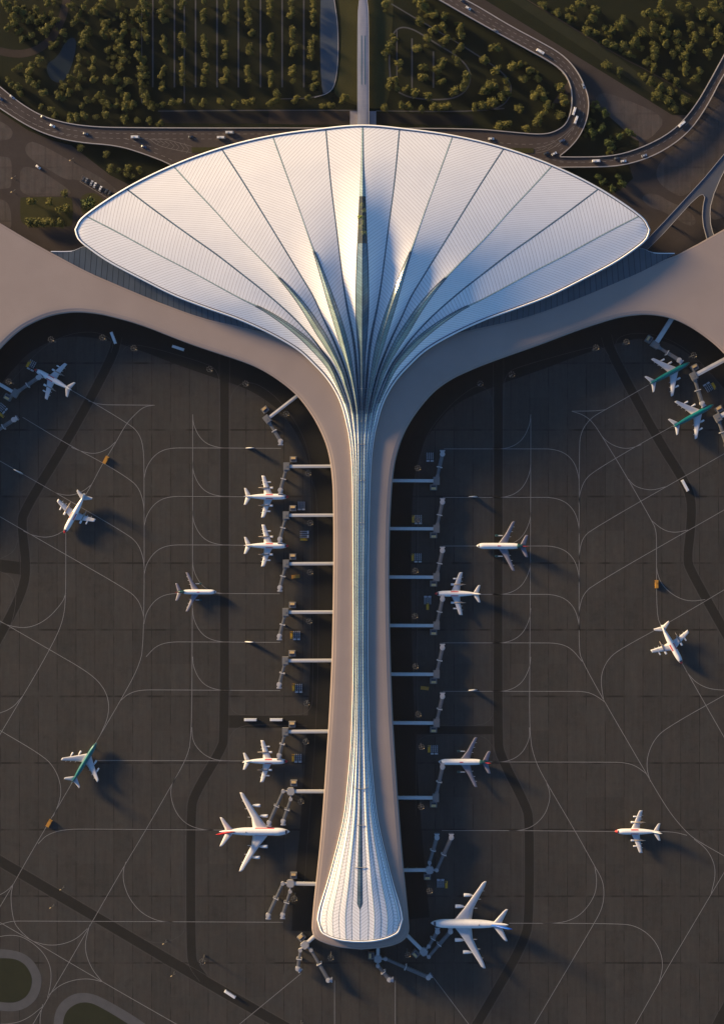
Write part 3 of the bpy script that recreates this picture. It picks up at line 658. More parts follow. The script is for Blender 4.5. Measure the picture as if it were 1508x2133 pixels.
mb = MB(); r0 = ring(lambda i: -ins[i], -2.6); r1 = [(x, y, 0.0 if ins[i] > 5 else 19.0) for i, (x, y, z) in enumerate(r0)]
s = [0.0]
for a, b in zip(r0, r0[1:]): s.append(s[-1] + math.dist(a, b))
mb.loft([r0, r1], 0, False, True, s + s); mb.build('facade', M['facade'], terminal, False, 'seam')

# low rosy roof: wings and pier
ZP = 22.2
PL = [(-160, 1020), (-110, 900), (-60, 800), (0, 729), (40, 691), (72, 672), (105, 659), (135, 653), (165, 651), (200, 654), (235, 661), (300, 680), (400, 718.5), (500, 752), (545, 771), (585, 796), (620, 826), (650, 866), (672, 908), (685, 948), (692, 1000), (694, 1060), (694.5, 1150), (693.5, 1250), (691, 1370), (686, 1480), (681, 1560), (675, 1650), (668, 1740), (661, 1810), (654.5, 1870), (650, 1922), (650.5, 1940), (656, 1953), (672, 1963), (705, 1973), (752, 1978)]
PR = [(752, 1978), (800, 1973.5), (830, 1965), (846, 1953), (852, 1938), (851, 1915), (846, 1860), (839, 1790), (831, 1690), (824, 1590), (818, 1490), (814, 1380), (811.5, 1270), (811, 1170), (813, 1080), (818, 1000), (826, 950), (842, 903), (866, 862), (900, 821), (935, 794), (975, 774), (1030, 752), (1120, 720), (1200, 690), (1260, 670), (1300, 660), (1345, 656), (1390, 662), (1430, 678), (1470, 704), (1508, 738), (1570, 810), (1620, 900), (1670, 1020)]
TOPR = [(1760, 1020), (1760, 330), (1508, 477), (1455, 507), (1409, 531), (1364, 548), (1303, 571.5), (1236, 605), (1135, 645.6), (1080, 664), (950, 694), (830, 640), (755, 610), (680, 640), (560, 694), (430, 664), (330, 629), (200, 574), (105, 525)]
TOPL = [(55, 497), (0, 464), (-250, 320), (-250, 1020)]
outl = catmull(PL, 5)[:-1] + catmull(PR, 5) + TOPR + TOPL
ar = sum(outl[i][0] * outl[(i + 1) % len(outl)][1] - outl[(i + 1) % len(outl)][0] * outl[i][1] for i in range(len(outl)))
sgn = 1.0 if ar > 0 else -1.0
on = normals2(outl, True)
nedge = len(catmull(PL, 5)) - 1 + len(catmull(PR, 5))
def pr(d, z): return [W3(p[0] + n[0] * d * sgn, p[1] + n[1] * d * sgn, z) for p, n in zip(outl, on)]
def pz(d, z0, z1):                                            # only the apron edge droops
    a, b = pr(d, z0), pr(d, z1); return [a[i] if i < nedge else b[i] for i in range(len(outl))]
mb = MB(); e = [pz(0, ZP - 2.2, ZP - .6), pz(.25, ZP - 1.3, ZP - .1), pz(1.2, ZP - .8, ZP - .05), pz(3.6, ZP - .45, ZP)]
mb.loft(e, 0, False); mb.loft([e[-1], pz(4.3, ZP - .5, ZP)], 1, False); e2 = [pz(4.3, ZP - .5, ZP), pz(9, ZP - .1, ZP), pr(16, ZP)]
mb.loft(e2, 0, False); mb.add(e2[-1], [tuple(range(len(outl)))], 0)
mb.build('low_roof', [M['pinkroof'], M['pinkline']], terminal, False)
mb = MB(); e3 = [pz(0, ZP - 2.2, ZP - .6), pr(.4, ZP - 3.0), pr(5, ZP - 3.3)]; mb.loft(e3, 0, False)
mb.build('low_roof_fascia', M['pinkroof'], terminal)
mb = MB(); r0 = pr(5, ZP - 3.3); r1 = pr(7, 0.0); s = [0.0]
for a, b in zip(r0, r0[1:]): s.append(s[-1] + math.dist(a, b))
mb.loft([r0, r1], 0, False, True, s + s); mb.build('pier_facade', M['facade'], terminal, False, 'seam')
# sloping glass skirts below the fan
for side in (0, 1):
    lo = resample(catmull([(105, 524.5), (150, 549), (200, 573.5), (330, 628.5), (430, 663.5), (560, 693)], 8), 90)
    up = resample(catmull([(107, 524), (150, 523), (180, 513.5), (215, 525), (300, 566), (365, 598), (430, 625), (560, 668)], 8), 90)
    if side: lo = [(1511 - x, y + 4 * (1 - abs(x - 105) / 455)) for x, y in lo]; up = [(1511 - x, y + 4 * (1 - abs(x - 105) / 455)) for x, y in up]
    mb = MB(); L0 = [W3(x, y, ZP + .12) for x, y in lo]; L2 = [W3(x, y, ZP + .15 + 2.1 * smooth01(i / 20)) for i, (x, y) in enumerate(up)]
    L1 = [tuple((a + b) / 2 for a, b in zip(p, q)) for p, q in zip(L0, L2)]
    s = [0.0]
    for a, b in zip(L0, L0[1:]): s.append(s[-1] + math.dist(a, b))
    rings = [L0, L1, L2] if side else [L2, L1, L0]
    at = s + [x + 1.5 for x in s] + [x + 3 for x in s]
    mb.loft(rings, 0, False, False, at if side else at[len(s) * 2:] + at[len(s):2 * len(s)] + at[:len(s)])
    mb.build('glass_skirt', M['skirt'], terminal, False, 'seam')
    mb = MB(); wall(mb, [p[:2] for p in L2[:26]], .7, ZP - .5, ZP + .9); mb.build('skirt_kerb', M['rim'], terminal)
# thin cross ribs over the throat and the pier
for y in (807.5, 880, 921, 1000, 1090, 1640, 1720, 1803):
    j = min(range(NR + 1), key=lambda q: abs(GRID[(0, q)][1] - y)); m_ = 2.6 if y < 850 else (4 if y > 1600 else 3)
    if y > 1700: m_ = 1.0
    q = [pt(u, j, .55) for u in [-m_ + i * m_ / 12 for i in range(25)]]
    mb = MB()
    for a, b in zip(q, q[1:]): mb.tube(a, b, .28, n=5)
    mb.build('cross_rib', M['bridge_pale'], terminal)

# ---------------------------------------------------------------- covered footbridge from the north
fb = tag(empty('covered_footbridge', (0, 0, 0)), 'long pale violet glazed footbridge running north from the tip of the terminal roof', 'footbridge')
FW = [(-60, 6), (0, 7.8), (12, 9.2), (25, 10.4), (60, 11), (120, 11.3), (200, 11.3), (262, 11.3), (290, 11.3)]
mb = MB(); rings = []; ys = [-60 + i * 5 for i in range(66)]
for y in ys:
    w = pw(y, FW) ; cx = 756.5; rings.append([W3(cx + w * math.cos(PI * i / 10), y, 4.6 + .45 * math.sin(PI * i / 10) ** .8) for i in range(11)])
mb.loft(rings, 0, False, False); mb.build('glazed_roof', M['fbglass'], fb, True)
mb = MB()
for sd in (-1, 1): wall(mb, [W2(756.5 + sd * (pw(y, FW) + .3), y, 4.6) for y in ys], .5, 3.4, 4.9)
mb.build('side_beam', M['bridge_light'], fb)
mb = MB(); mb.prism([W2(756.5 - pw(y, FW), y, 7) for y in ys] + [W2(756.5 + pw(y, FW), y, 7) for y in ys[::-1]], 3.0, 3.6); mb.build('deck', M['bridge_grey'], fb)
for y in (20, 70, 120, 170, 215):
    mb = MB(); mb.cyl(*W2(756.5, y, 4), 0, 3.0, 1.1); mb.build('pier_column', M['parapet'], fb)
mb = MB()
for x in (753.2, 760.2): mb.prism(pxl([(x - 1.1, 74), (x + 1.1, 74), (x + 1.1, 176), (x - 1.1, 176)], 5.1), 4.8, 5.12)
mb.build('roof_vent', M['glass'], fb)
mb = MB(); mb.prism(pxl([(729, 231.5), (783.5, 231.5), (783.5, 265), (729, 265)], 2.5), 0, 2.5); mb.build('landing', plain('violet_grey_paving', (.24, .22, .235), .7, var=.1, scale=.2), fb)
# ================================================================ AIRCRAFT
def fus_ring(x, hw, hh, zc, n=20): return [(x, hw * math.cos(2 * PI * i / n), zc + hh * math.sin(2 * PI * i / n)) for i in range(n)]
def fus_at(st, x):
    for a, b in zip(st, st[1:]):
        if b[0] <= x <= a[0]:
            t = (a[0] - x) / (a[0] - b[0]); return [p + (q - p) * t for p, q in zip(a[1:], b[1:])]
    return list(st[-1][1:])
def patch(st, x0, x1, a0, a1, k=1.012, nx=6, na=6):
    rings = []
    for i in range(nx + 1):
        x = x0 + (x1 - x0) * i / nx; hw, hh, zc = fus_at(st, x)
        rings.append([(x, hw * k * math.cos(a), zc + hh * k * math.sin(a)) for a in [a0 + (a1 - a0) * j / na for j in range(na + 1)]])
    m = MB(); m.loft(rings, 0, False, False); return m
def foil(xl, xt, y, z, th):
    c = xl - xt
    return [(xl, y, z), (xl - .12 * c, y, z + .42 * th), (xl - .35 * c, y, z + .55 * th), (xl - .7 * c, y, z + .3 * th), (xt, y, z), (xl - .7 * c, y, z - .2 * th), (xl - .35 * c, y, z - .4 * th), (xl - .12 * c, y, z - .35 * th)]
def wingmesh(sec, sd):
    m = MB(); r = [foil(xl, xt, y * sd, z, th) for xl, xt, y, z, th in sec]
    m.loft(r if sd < 0 else [q[::-1] for q in r]); return m
def finmesh(sec):                                             # vertical: sections (xl, xt, z, thickness)
    m = MB(); m.loft([[(p[0], p[2], p[1]) for p in foil(xl, xt, z, 0, th)] for xl, xt, z, th in sec]); 
    m.v = [(x, y, z) for x, y, z in m.v]; return m
def nacelle(x0, x1, y, z, r, taper=.6, n=14):
    m = MB(); L_ = x0 - x1
    prof = [(x0, .80), (x0 - .04 * L_, .97), (x0 - .25 * L_, 1.0), (x0 - .6 * L_, .92), (x1, taper)]
    m.loft([[(x, y + r * k * math.cos(2 * PI * i / n), z + r * k * math.sin(2 * PI * i / n)) for i in range(n)] for x, k in prof]); return m
def gear(root, x, y, h):
    m = MB(); m.tube((x, y, .6), (x, y, h), .22, m=0)
    for dy in (-.55, .55):
        m.add([(x + .62 * math.cos(2 * PI * i / 10), y + dy + s * .22, .62 + .62 * math.sin(2 * PI * i / 10)) for s in (-1, 1) for i in range(10)],
              [(i, (i + 1) % 10, 10 + (i + 1) % 10, 10 + i) for i in range(10)] + [tuple(range(9, -1, -1)), tuple(range(10, 20))], 1)
    m.build('landing_gear', [M['steel'], M['rubber']], root)
def airliner(kind, tail='red'):
    if kind == 'prop':
        Ln = 46.5; st = [(-.1, .25, .3, 4.3), (-1, .9, 1.0, 4.35), (-3, 1.8, 2.0, 4.5), (-6, 2.6, 2.8, 4.7), (-10, 2.95, 3.05, 4.8), (-20, 3.05, 3.1, 4.8), (-27, 2.9, 3.0, 4.9), (-34, 2.2, 2.5, 5.3), (-40, 1.35, 1.7, 5.9), (-44.5, .6, .8, 6.4), (-46.5, .12, .2, 6.6)]
        root = empty('propeller_airliner')
    elif kind == 'quad':
        Ln = 47.6; st = [(-.1, .25, .3, 4.6), (-1.2, .9, 1.1, 4.8), (-4, 1.8, 2.2, 5.1), (-9, 2.4, 2.7, 5.2), (-20, 2.5, 2.75, 5.2), (-32, 2.35, 2.6, 5.3), (-40, 1.6, 1.9, 5.7), (-45, .8, 1.0, 6.2), (-47.6, .15, .25, 6.5)]
        root = empty('four_engine_jet')
    elif kind == 'tri':
        Ln = 52.5; st = [(-.1, .3, .3, 4.2), (-1, 1.1, 1.1, 4.3), (-3, 2.2, 2.3, 4.6), (-6, 2.95, 3.0, 4.8), (-12, 3.1, 3.15, 4.8), (-34, 3.1, 3.15, 4.8), (-41, 2.7, 2.8, 5.0), (-46, 1.7, 2.0, 5.5), (-50, .8, 1.0, 6.0), (-51.5, .3, .4, 6.2)]
        root = empty('trijet_airliner')
    else:
        Ln = 75.5; st = [(-.1, .3, .35, 5.4), (-1.5, 1.3, 1.5, 5.6), (-4, 2.5, 2.9, 6.0), (-9, 3.7, 4.1, 6.3), (-16, 4.1, 4.4, 6.4), (-40, 4.1, 4.4, 6.4), (-50, 3.7, 4.1, 6.6), (-60, 2.5, 3.0, 7.4), (-68, 1.3, 1.7, 8.3), (-72.5, .3, .5, 8.9)]
        root = empty('jumbo_jet')
    body = MB(); fine = []
    c = catmull(st, 5); body.loft([fus_ring(*q) for q in c]); stc = c
    if kind == 'quad':
        fm = [1 if (sum(body.v[i][2] for i in f) / len(f) - fus_at(st, max(-47.5, min(-.1, sum(body.v[i][0] for i in f) / len(f))))[2]) > .10 * 2.6 else 0 for f in body.f]
        body.m = fm; body.build('fuselage', [M['white'], M['teal']], root, True)
    elif kind == 'tri':
        body.m = [1 if sum(body.v[i][0] for i in f) / len(f) < -42 else 0 for f in body.f]
        body.build('fuselage', [M['white'], M['dteal']], root, True)
    else: body.build('fuselage', M['white'], root, True)
    # cockpit glazing
    xo = {'prop': (-2.6, -4.2), 'quad': (-1.5, -2.7), 'tri': (-1.6, -2.9), 'jumbo': (-2.6, -4.6)}[kind]
    patch(stc, xo[0], xo[1], R(38), R(142), 1.02).build('cockpit_window', M['darkglass'], root, True)
    if kind == 'prop':
        patch(stc, -.12, -2.6, 0, 2 * PI, 1.03, 8, 20).build('nose_cone', M['red'], root, True)
        for sd in (0, 1):
            mk = MB()
            for i in range(6):
                x0 = -16.6 - i * 1.25
                p = patch(stc, x0, x0 - 1.0, R(28) if not sd else R(152), R(60) if not sd else R(120), 1.02, 1, 4); mk.add(p.v, p.f)
            mk.build('red_lettering', M['red'], root)
        sec = [(-16.4, -26.0, 1.5, 3.4, 1.5), (-17.3, -26.0, 3, 3.5, 1.4), (-20.2, -26.2, 9.2, 4.2, 1.0), (-24.6, -28.3, 20.5, 5.3, .5), (-25.4, -28.6, 21.8, 5.5, .3)]
        stab = [(-39.4, -44.6, .5, 6.5, .6), (-40.4, -45.2, 3, 6.7, .5), (-43.9, -46.4, 8.3, 7.1, .3), (-44.6, -46.5, 8.8, 7.1, .2)]
        fin = [(-36.5, -45.2, 6.8, .7), (-40.5, -46.0, 10, .55), (-44.2, -47.0, 15.2, .35)]; finm = 'white'
        eng = [(-16.6, -22, 9.3, 3.7, 1.1, .7), (-19.0, -24, 15.2, 4.2, .75, .6)]
    elif kind == 'quad':
        sec = [(-13.6, -25.0, 1.2, 3.8, 1.3), (-15.2, -25.2, 3, 3.9, 1.2), (-21.0, -28.0, 9.5, 4.6, .8), (-30.6, -34.0, 21.0, 5.9, .4), (-31.6, -34.2, 22.0, 6.0, .25)]
        stab = [(-40.0, -46.6, .4, 6.4, .5), (-41.8, -46.8, 2.5, 6.6, .45), (-46.6, -49.0, 8.6, 7.0, .25), (-47.4, -49.1, 9.2, 7.0, .2)]
        fin = [(-38.6, -46.8, 7.0, .55), (-42.0, -47.4, 10.5, .45), (-45.6, -48.4, 15.0, .3)]; finm = 'teal'
        eng = [(-15.9, -21.4, 9.3, 3.0, 1.0, .55), (-21.4, -26.8, 15.6, 3.7, .9, .55)]
    elif kind == 'tri':
        sec = [(-21.6, -33.0, 1.5, 3.6, 1.4), (-23.0, -32.4, 3.2, 3.7, 1.3), (-29.6, -34.6, 12.0, 4.8, .8), (-36.2, -39.4, 24.4, 6.2, .4), (-37.2, -39.6, 25.4, 6.3, .25)]
        stab = [(-44.6, -50.5, .6, 6.2, .5), (-45.6, -50.8, 2.6, 6.4, .45), (-49.6, -52.8, 10.4, 7.3, .3), (-50.6, -53.0, 11.4, 7.4, .2)]
        fin = [(-46.5, -51.5, 9.6, .45), (-48.5, -52.6, 12, .4), (-50.0, -53.4, 14.2, .3)]; finm = 'red'
        eng = [(-19.4, -24.6, 10.6, 2.6, 1.15, .6)]
    else:
        sec = [(-20.0, -38.4, 2, 5.0, 2.4), (-22.6, -38.4, 4.2, 5.2, 2.2), (-30.5, -39.6, 14, 6.4, 1.5), (-45.4, -50.2, 36.0, 9.0, .6), (-47.4, -51.2, 39.2, 9.4, .4), (-49.6, -51.7, 40.8, 9.5, .2)]
        stab = [(-57.5, -66.6, 1, 8.6, 1.0), (-59.2, -66.8, 3, 8.8, .9), (-68.0, -71.4, 13.4, 9.9, .4), (-70.0, -71.9, 15.0, 10.0, .25)]
        fin = [(-54.6, -68.0, 9.6, 1.5), (-61.0, -70.5, 15, 1.3), (-70.0, -75.2, 23.5, .8)]; finm = tail
        eng = [(-22.8, -30.6, 15.8, 4.6, 1.8, .62), (-30.6, -38.2, 26.8, 6.0, 1.7, .62)]
    for sd in (-1, 1):
        wm = M['lavwing' if kind == 'tri' else 'wing']; wingmesh(sec, sd).build('wing', wm, root, True); wingmesh(stab, sd).build('tailplane', wm, root, True)
        for i, (x0, x1, y, z, r, tp) in enumerate(eng):
            e = nacelle(x0, x1, y * sd, z, r, tp).build('engine', M['dteal'] if kind == 'tri' else M['white'], root, True)
            ia = MB(); ia.cyl(0, 0, 0, .1, r * .74, n=14); ia.v = [(x0 + .02 + c_, y * sd + a_, z + b_) for a_, b_, c_ in ia.v]; ia.build('intake', M['darkglass'], e)
            if kind == 'prop' and i == 0:                     # long slim pod running aft of the inner engine
                b = MB(); b.loft([[(x, y * sd + rr_ * math.cos(2 * PI * q / 10), z + .9 + rr_ * .9 * math.sin(2 * PI * q / 10)) for q in range(10)] for x, rr_ in ((-20, .62), (-25, .7), (-29, .6), (-32, .12))])
                b.build('tail_pod', M['propeller'], e, True)
            py = MB(); py.tube((x0 - (x0 - x1) * .6, y * sd, z + r * .6), (x1 - 2.6, y * sd, z + r * .8), .55); py.build('pylon', M['wing'], e)
        for q, yy in enumerate((.3, .55, .78)):               # flap track fairings
            a, b = sec[1], sec[-2]; t_ = yy; xt = a[1] + (b[1] - a[1]) * t_; y_ = a[2] + (b[2] - a[2]) * t_; z_ = a[3] + (b[3] - a[3]) * t_
            m = MB(); m.loft([[(xt + dx, y_ * sd + rr_ * math.cos(2 * PI * w / 8), z_ - .25 + rr_ * math.sin(2 * PI * w / 8)) for w in range(8)] for dx, rr_ in ((2.5, .1), (1, .3), (-.6, .22), (-1.4, .05))])
            m.build('flap_fairing', M['wing'], root)
    f = finmesh(fin).build('tail_fin', M[finm], root, True)
    if kind == 'tri':
        nacelle(-41.5, -49.0, 0, 8.7, 1.9, .7).build('tail_engine', M['dteal'], root, True)
        patch(stc, -21.5, -25.0, R(84), R(100), 1.015, 3, 3).build('red_badge', M['red'], root)
    if kind == 'jumbo' and tail == 'red':
        for a0, a1 in ((R(14), R(34)), (R(146), R(166))): patch(stc, -16, -36, a0, a1, 1.012, 10, 4).build('red_stripe', M['red'], root, True)
    if kind == 'jumbo':
        m = MB(); m.cyl(-45, 0, 10.6, 11.3, .7, .4); m.build('dome_antenna', M['steel'], root)
    gear(root, st[2][0] - 3, 0, 3.0); 
    gx = sec[1][1] + 2.5
    for sd in (-1, 1): gear(root, gx, sd * (2.6 if kind != 'jumbo' else 4.5), 3.6)
    root['len'] = Ln
    for ch in KIDS[root.name]: ch.location.x += Ln / 2        # origin at mid-length
    return root
PROTO = {k: airliner(k) for k in ('prop', 'quad', 'tri')}
PROTO['jumbo_red'] = airliner('jumbo', 'red'); PROTO['jumbo_blue'] = airliner('jumbo', 'blue')
USED = set()
def plane(kind, nose, tail, label, group=None):
    p = PROTO[kind]; o = p if kind not in USED else copy_tree(p); USED.add(kind)
    a, b = W2(*nose, 5.0), W2(*tail, 5.0)
    o.location = ((a[0] + b[0]) / 2, (a[1] + b[1]) / 2, .12); o.rotation_euler = (0, 0, math.atan2(a[1] - b[1], a[0] - b[0]))
    k = math.hypot(a[0] - b[0], a[1] - b[1]) / p['len']; o.scale = (k, k, k)
    tag(o, label, 'airplane', group); return o
GP = 'white airliners with red noses'
plane('prop', (602, 1035), (509, 1034), 'white red-nosed airliner at the second gate left of the pier, upper of the adjoining pair', GP)
plane('prop', (602, 1137), (509, 1136), 'white red-nosed airliner at the third gate left of the pier, lower of the adjoining pair', GP)
plane('prop', (600, 1586), (507, 1585), 'white red-nosed airliner parked left of the pier just above the red-finned jumbo jet', GP)
plane('prop', (72, 769), (151, 813), 'white red-nosed airliner in the shade below the left wing, nose to the upper left', GP)
plane('prop', (134, 1111), (179, 1028), 'white red-nosed airliner taxiing on the left apron with its nose to the lower left', GP)
plane('prop', (1420, 1383), (1375, 1301), 'white red-nosed airliner taxiing on the far right apron with its nose to the lower right', GP)
plane('prop', (1279.6, 1732), (1374, 1732), 'white red-nosed airliner alone on the lower right apron, nose pointing left', GP)
plane('prop', (905, 1236.5), (1000, 1236.5), 'white red-nosed airliner at a gate on the right side of the pier', GP)
GT = 'teal-backed four-engine airliners'
plane('quad', (202, 1547), (152, 1629), 'teal-backed airliner with white wings taxiing on the lower left apron', GT)
plane('quad', (1436, 755), (1352, 800), 'teal-backed airliner with white wings below the right wing, upper of the two', GT)
plane('quad', (1485.5, 843), (1401, 889), 'teal-backed airliner with white wings below the right wing, lower of the two', GT)
GS = 'white airliners with a dark teal tail engine'
plane('tri', (451, 1233), (367, 1233), 'smaller white airliner with teal tail engine and swept wings, nose pointing right', GS)
plane('tri', (992, 1137), (1098, 1137.5), 'white airliner with teal tail engine out on the right taxi line, nose pointing left', GS)
plane('tri', (913, 1587), (1020, 1587), 'white airliner with teal tail engine docked at a right-hand jet bridge', GS)
plane('jumbo_red', (604, 1732), (452, 1730.5), 'big white four-engine jumbo jet with a red tail fin', 'jumbo jets')
plane('jumbo_blue', (897, 1922), (1064, 1924), 'big white four-engine jumbo jet with a blue tail fin', 'jumbo jets')

# ================================================================ JET BRIDGES
def beam(mb, a, b, w, z0, z1, m=0, ridge=.25):
    d = Vector((b[0] - a[0], b[1] - a[1], 0)).normalized(); n = Vector((-d.y, d.x, 0)) * w / 2
    def sec(p, dz=0): return [(p[0] + n.x, p[1] + n.y, z0 + dz), (p[0] + n.x, p[1] + n.y, z1 + dz), (p[0], p[1], z1 + ridge + dz), (p[0] - n.x, p[1] - n.y, z1 + dz), (p[0] - n.x, p[1] - n.y, z0 + dz)]
    mb.loft([sec(b), sec(a)], m)
BRG = 'passenger jet bridges round the terminal'
def jetbridge(wall_pt, hub, stair, arms, label, pale=False, wide=3.3):
    h = W2(*hub, 8.6); ang = math.atan2(W2(*wall_pt)[1] - W2(*hub)[1], W2(*wall_pt)[0] - W2(*hub)[0])
    root = tag(empty('jet_bridge', (h[0], h[1], 0)), label, 'jet bridge', BRG)
    def Lp(p, z): q = W2(*p, z); return (q[0] - h[0], q[1] - h[1])
    w = Lp(wall_pt, 8.0); dw = Vector(w).normalized()
    mb = MB(); beam(mb, (dw.x * 2, dw.y * 2), (w[0] + dw.x * 3, w[1] + dw.y * 3), wide, 4.8, 8.0); mb.build('fixed_walkway', M['bridge_light'], root)
    mb = MB(); Lw = Vector(w).length
    for f in (.5, .85): mb.box(dw.x * Lw * f, dw.y * Lw * f, 2.4, .9, 2.4, 4.8, ang)
    mb.build('support', M['steel'], root)
    mb = MB()
    if pale:
        mb.box(0, 0, 6.6, 7.4, 5.4, 4.1, ang, 0); mb.box(0, 0, 6.62, 5.4, 7.4, 4.1, ang, 0)
    else:
        mb.box(-dw.x * 0, -dw.y * 0, 6.5, 6.6, 8.4, 4.2, ang, 0); mb.box(0, 0, 8.75, 5.4, 7.0, .35, ang, 0)
        mb.box(1.0 * math.cos(ang + PI / 2) * 0, 0, 8.95, 1.2, 1.2, .6, ang, 0)
    mb.cyl(0, 0, 0, 4.6, 1.5); mb.build('hub', M['bridge_pale' if pale else 'bridge_grey'], root)
    s = Lp(stair, 7.0); st = empty('stair_tower'); st.parent = root; KIDS.setdefault(root.name, []).append(st); st.location = (s[0], s[1], 0)
    mb = MB(); mb.box(0, 0, 3.3, 7.0, 6.0, 6.6, ang); mb.build('tower', M['bridge_grey'], st)
    sg = 1 if s[1] > 0 else -1
    n = Vector((-math.sin(ang), math.cos(ang)))
    if n.y * sg < 0: n = -n
    mb = MB(); mb.box(n.x * 1.2, n.y * 1.2, 6.9, 4.6, 2.2, .7, ang); mb.build('stair_roof_lit', M['ochre_light'], st)  # lit half of the flat top, its light painted in ochre
    mb = MB(); mb.box(-n.x * 1.0, -n.y * 1.0, 6.75, 4.6, 1.9, .3, ang); mb.build('stair_roof_shaded', M['darkglass'], st)  # dark panel painting the blue shade on the other half of the top
    for knob, cab, face in arms:
        k = Lp(knob, 8) if knob else (0, 0); c = Lp(cab, 7.6)
        if knob:
            mb = MB(); beam(mb, (0, 0), k, 1.8, 5, 7.6); mb.cyl(k[0], k[1], 4.6, 8.2, 2.0, n=16); mb.cyl(k[0], k[1], 0, 4.6, .8); mb.build('rotunda', M['bridge_pale'], root)
        d = Vector((c[0] - k[0], c[1] - k[1])); Ld = d.length; d.normalize(); ta = math.atan2(d.y, d.x)
        s0 = 1.5 if knob else 3.6
        mid = s0 + (Ld - s0) * .46
        P_ = lambda q: (k[0] + d.x * q, k[1] + d.y * q)
        mb = MB(); beam(mb, P_(s0), P_(mid + 1), 2.9, 4.7, 7.5); beam(mb, P_(mid), P_(Ld - 1), 3.6, 4.5, 7.8); mb.build('tunnel', M['bridge_dark'], root)
        if not knob:
            mb = MB(); mb.cyl(*P_(4.9), 4.5, 7.9, 1.9, n=16); mb.build('rotunda', M['bridge_grey'], root)
        mb = MB(); q = P_(mid - .3); mb.box(q[0], q[1], 8.0, .75, 5.6, .7, ta)
        for sd in (-1, 1): mb.box(q[0] - d.y * sd * 2.6, q[1] + d.x * sd * 2.6, 4.2, .7, .6, 7.4, ta)
        mb.box(q[0], q[1], .7, 1.2, 4.4, 1.2, ta); mb.build('drive_frame', M['bridge_light'], root)
        fa = math.atan2(face[1], face[0])
        mb = MB(); mb.cyl(c[0], c[1], 4.3, 8.1, 2.6, n=18); mb.cyl(c[0], c[1], 8.1, 8.35, 1.6, n=18); mb.cyl(c[0] + .6, c[1] + .3, 8.35, 8.7, .45)
        f = lambda q: (c[0] + math.cos(fa) * q, c[1] + math.sin(fa) * q)
        beam(mb, f(0), f(3.0), 3.6, 4.4, 7.7, ridge=.1); mb.build('cab', M['cab'], root)
        mb = MB(); q = f(3.5); mb.box(q[0], q[1], 6.1, 1.1, 5.2, 3.2, fa); mb.build('canopy', M['cab'], root)
        mb = MB(); q = f(4.4); mb.box(q[0], q[1], 6.0, .8, 4.6, 3.0, fa); mb.build('bellows', M['darkglass'], root)
    return root
S_, N_, E_ = (0, -1), (0, 1), (1, 0)
for i, (y, hx, bx) in enumerate(((971, 597, 689), (1073, 596, 692), (1174, 596, 693), (1275, 595, 692), (1376, 594.5, 690), (1524, 594.5, 683))):
    jetbridge((bx, y), (hx, y + .5), (hx + 14, y - 14.5), [(None, (hx - 12.8, y + 50), S_)],
              ('jet bridge left of the pier reaching the upper of the paired red-nosed airliners', 'jet bridge left of the pier reaching the lower of the paired red-nosed airliners',
               'empty jet bridge left of the pier just below the paired red-nosed airliners', 'empty jet bridge left of the pier, second below the paired red-nosed airliners',
               'empty jet bridge left of the pier, just above the two parked white buses', 'jet bridge below the two white buses reaching a red-nosed airliner')[i])
jetbridge((619.5, 824), (556.5, 873), (552, 853), [(None, (584.6, 919), S_)], 'slanting jet bridge at the curve where the left wing meets the pier')
for i, (y, bx) in enumerate(((1001, 817), (1101, 813), (1202, 811.5), (1303, 812), (1404.5, 815), (1506, 819), (1662, 829))):
    jetbridge((bx, y), (909 if i < 6 else 907.5, y + .5), (903, y + 14), [(None, (921.5, y - 55 if i < 6 else y - 64), N_)],
              ('topmost empty jet bridge on the right side of the pier', 'empty jet bridge on the right of the pier, second from the top', 'empty jet bridge right of the pier, just above the one at the red-nosed airliner',
               'jet bridge on the right of the pier docked to the red-nosed airliner', 'empty jet bridge right of the pier, just below the one at the red-nosed airliner', 'empty jet bridge right of the pier, just above the docked airliner with teal engine',
               'jet bridge right of the pier docked to the airliner with teal tail engine')[i])
jetbridge((678, 1649), (605.8, 1649), (612, 1632), [((590, 1648.6), (560.7, 1714), S_), ((605.5, 1665), (590, 1711), S_)], 'twin-armed jet bridge docked to the red-finned jumbo jet', True)
jetbridge((660, 1842), (605, 1841), (611.5, 1824.5), [((589, 1841), (559, 1907), S_), ((604.4, 1857.4), (589, 1906), S_)], 'empty twin-armed jet bridge left of the pier below the red-finned jumbo jet', True)
jetbridge((653, 1953), (635, 1969), (628, 1954), [((625.5, 1980), (620.5, 2018), (.75, -.65)), ((648, 1979.4), (684, 2041.8), E_)], 'empty twin-armed jet bridge at the lower left corner of the pier end', True)
jetbridge((787.6, 1972), (787, 1998), (773.5, 1991.5), [((787, 2012.6), (811, 2041), E_), ((803, 1998), (892, 2036.5), (.82, .57))], 'empty twin-armed jet bridge under the rounded bottom end of the pier', True)
jetbridge((848, 1949), (882.3, 1983.4), (866, 1988), [((893, 1971.5), (911, 1941), N_), ((893, 1993.5), (938, 1941), N_)], 'twin-armed jet bridge docked to the blue-finned jumbo jet', True)
jetbridge((841, 1813), (894.6, 1813), (890, 1827), [((894.6, 1797.5), (910, 1745), N_), ((909.5, 1813), (940, 1745), N_)], 'empty twin-armed jet bridge right of the pier above the blue-finned jumbo jet', True)
jetbridge((1396, 668), (1364, 718), (1352, 706), [(None, (1414, 750), (.75, -.65))], 'jet bridge below the right wing docked to the upper teal-backed airliner', wide=4.6)
jetbridge((1516, 745), (1445, 783), (1447, 765), [(None, (1462, 840), (.5, -.86))], 'jet bridge below the right wing docked to the lower teal-backed airliner', wide=4.6)
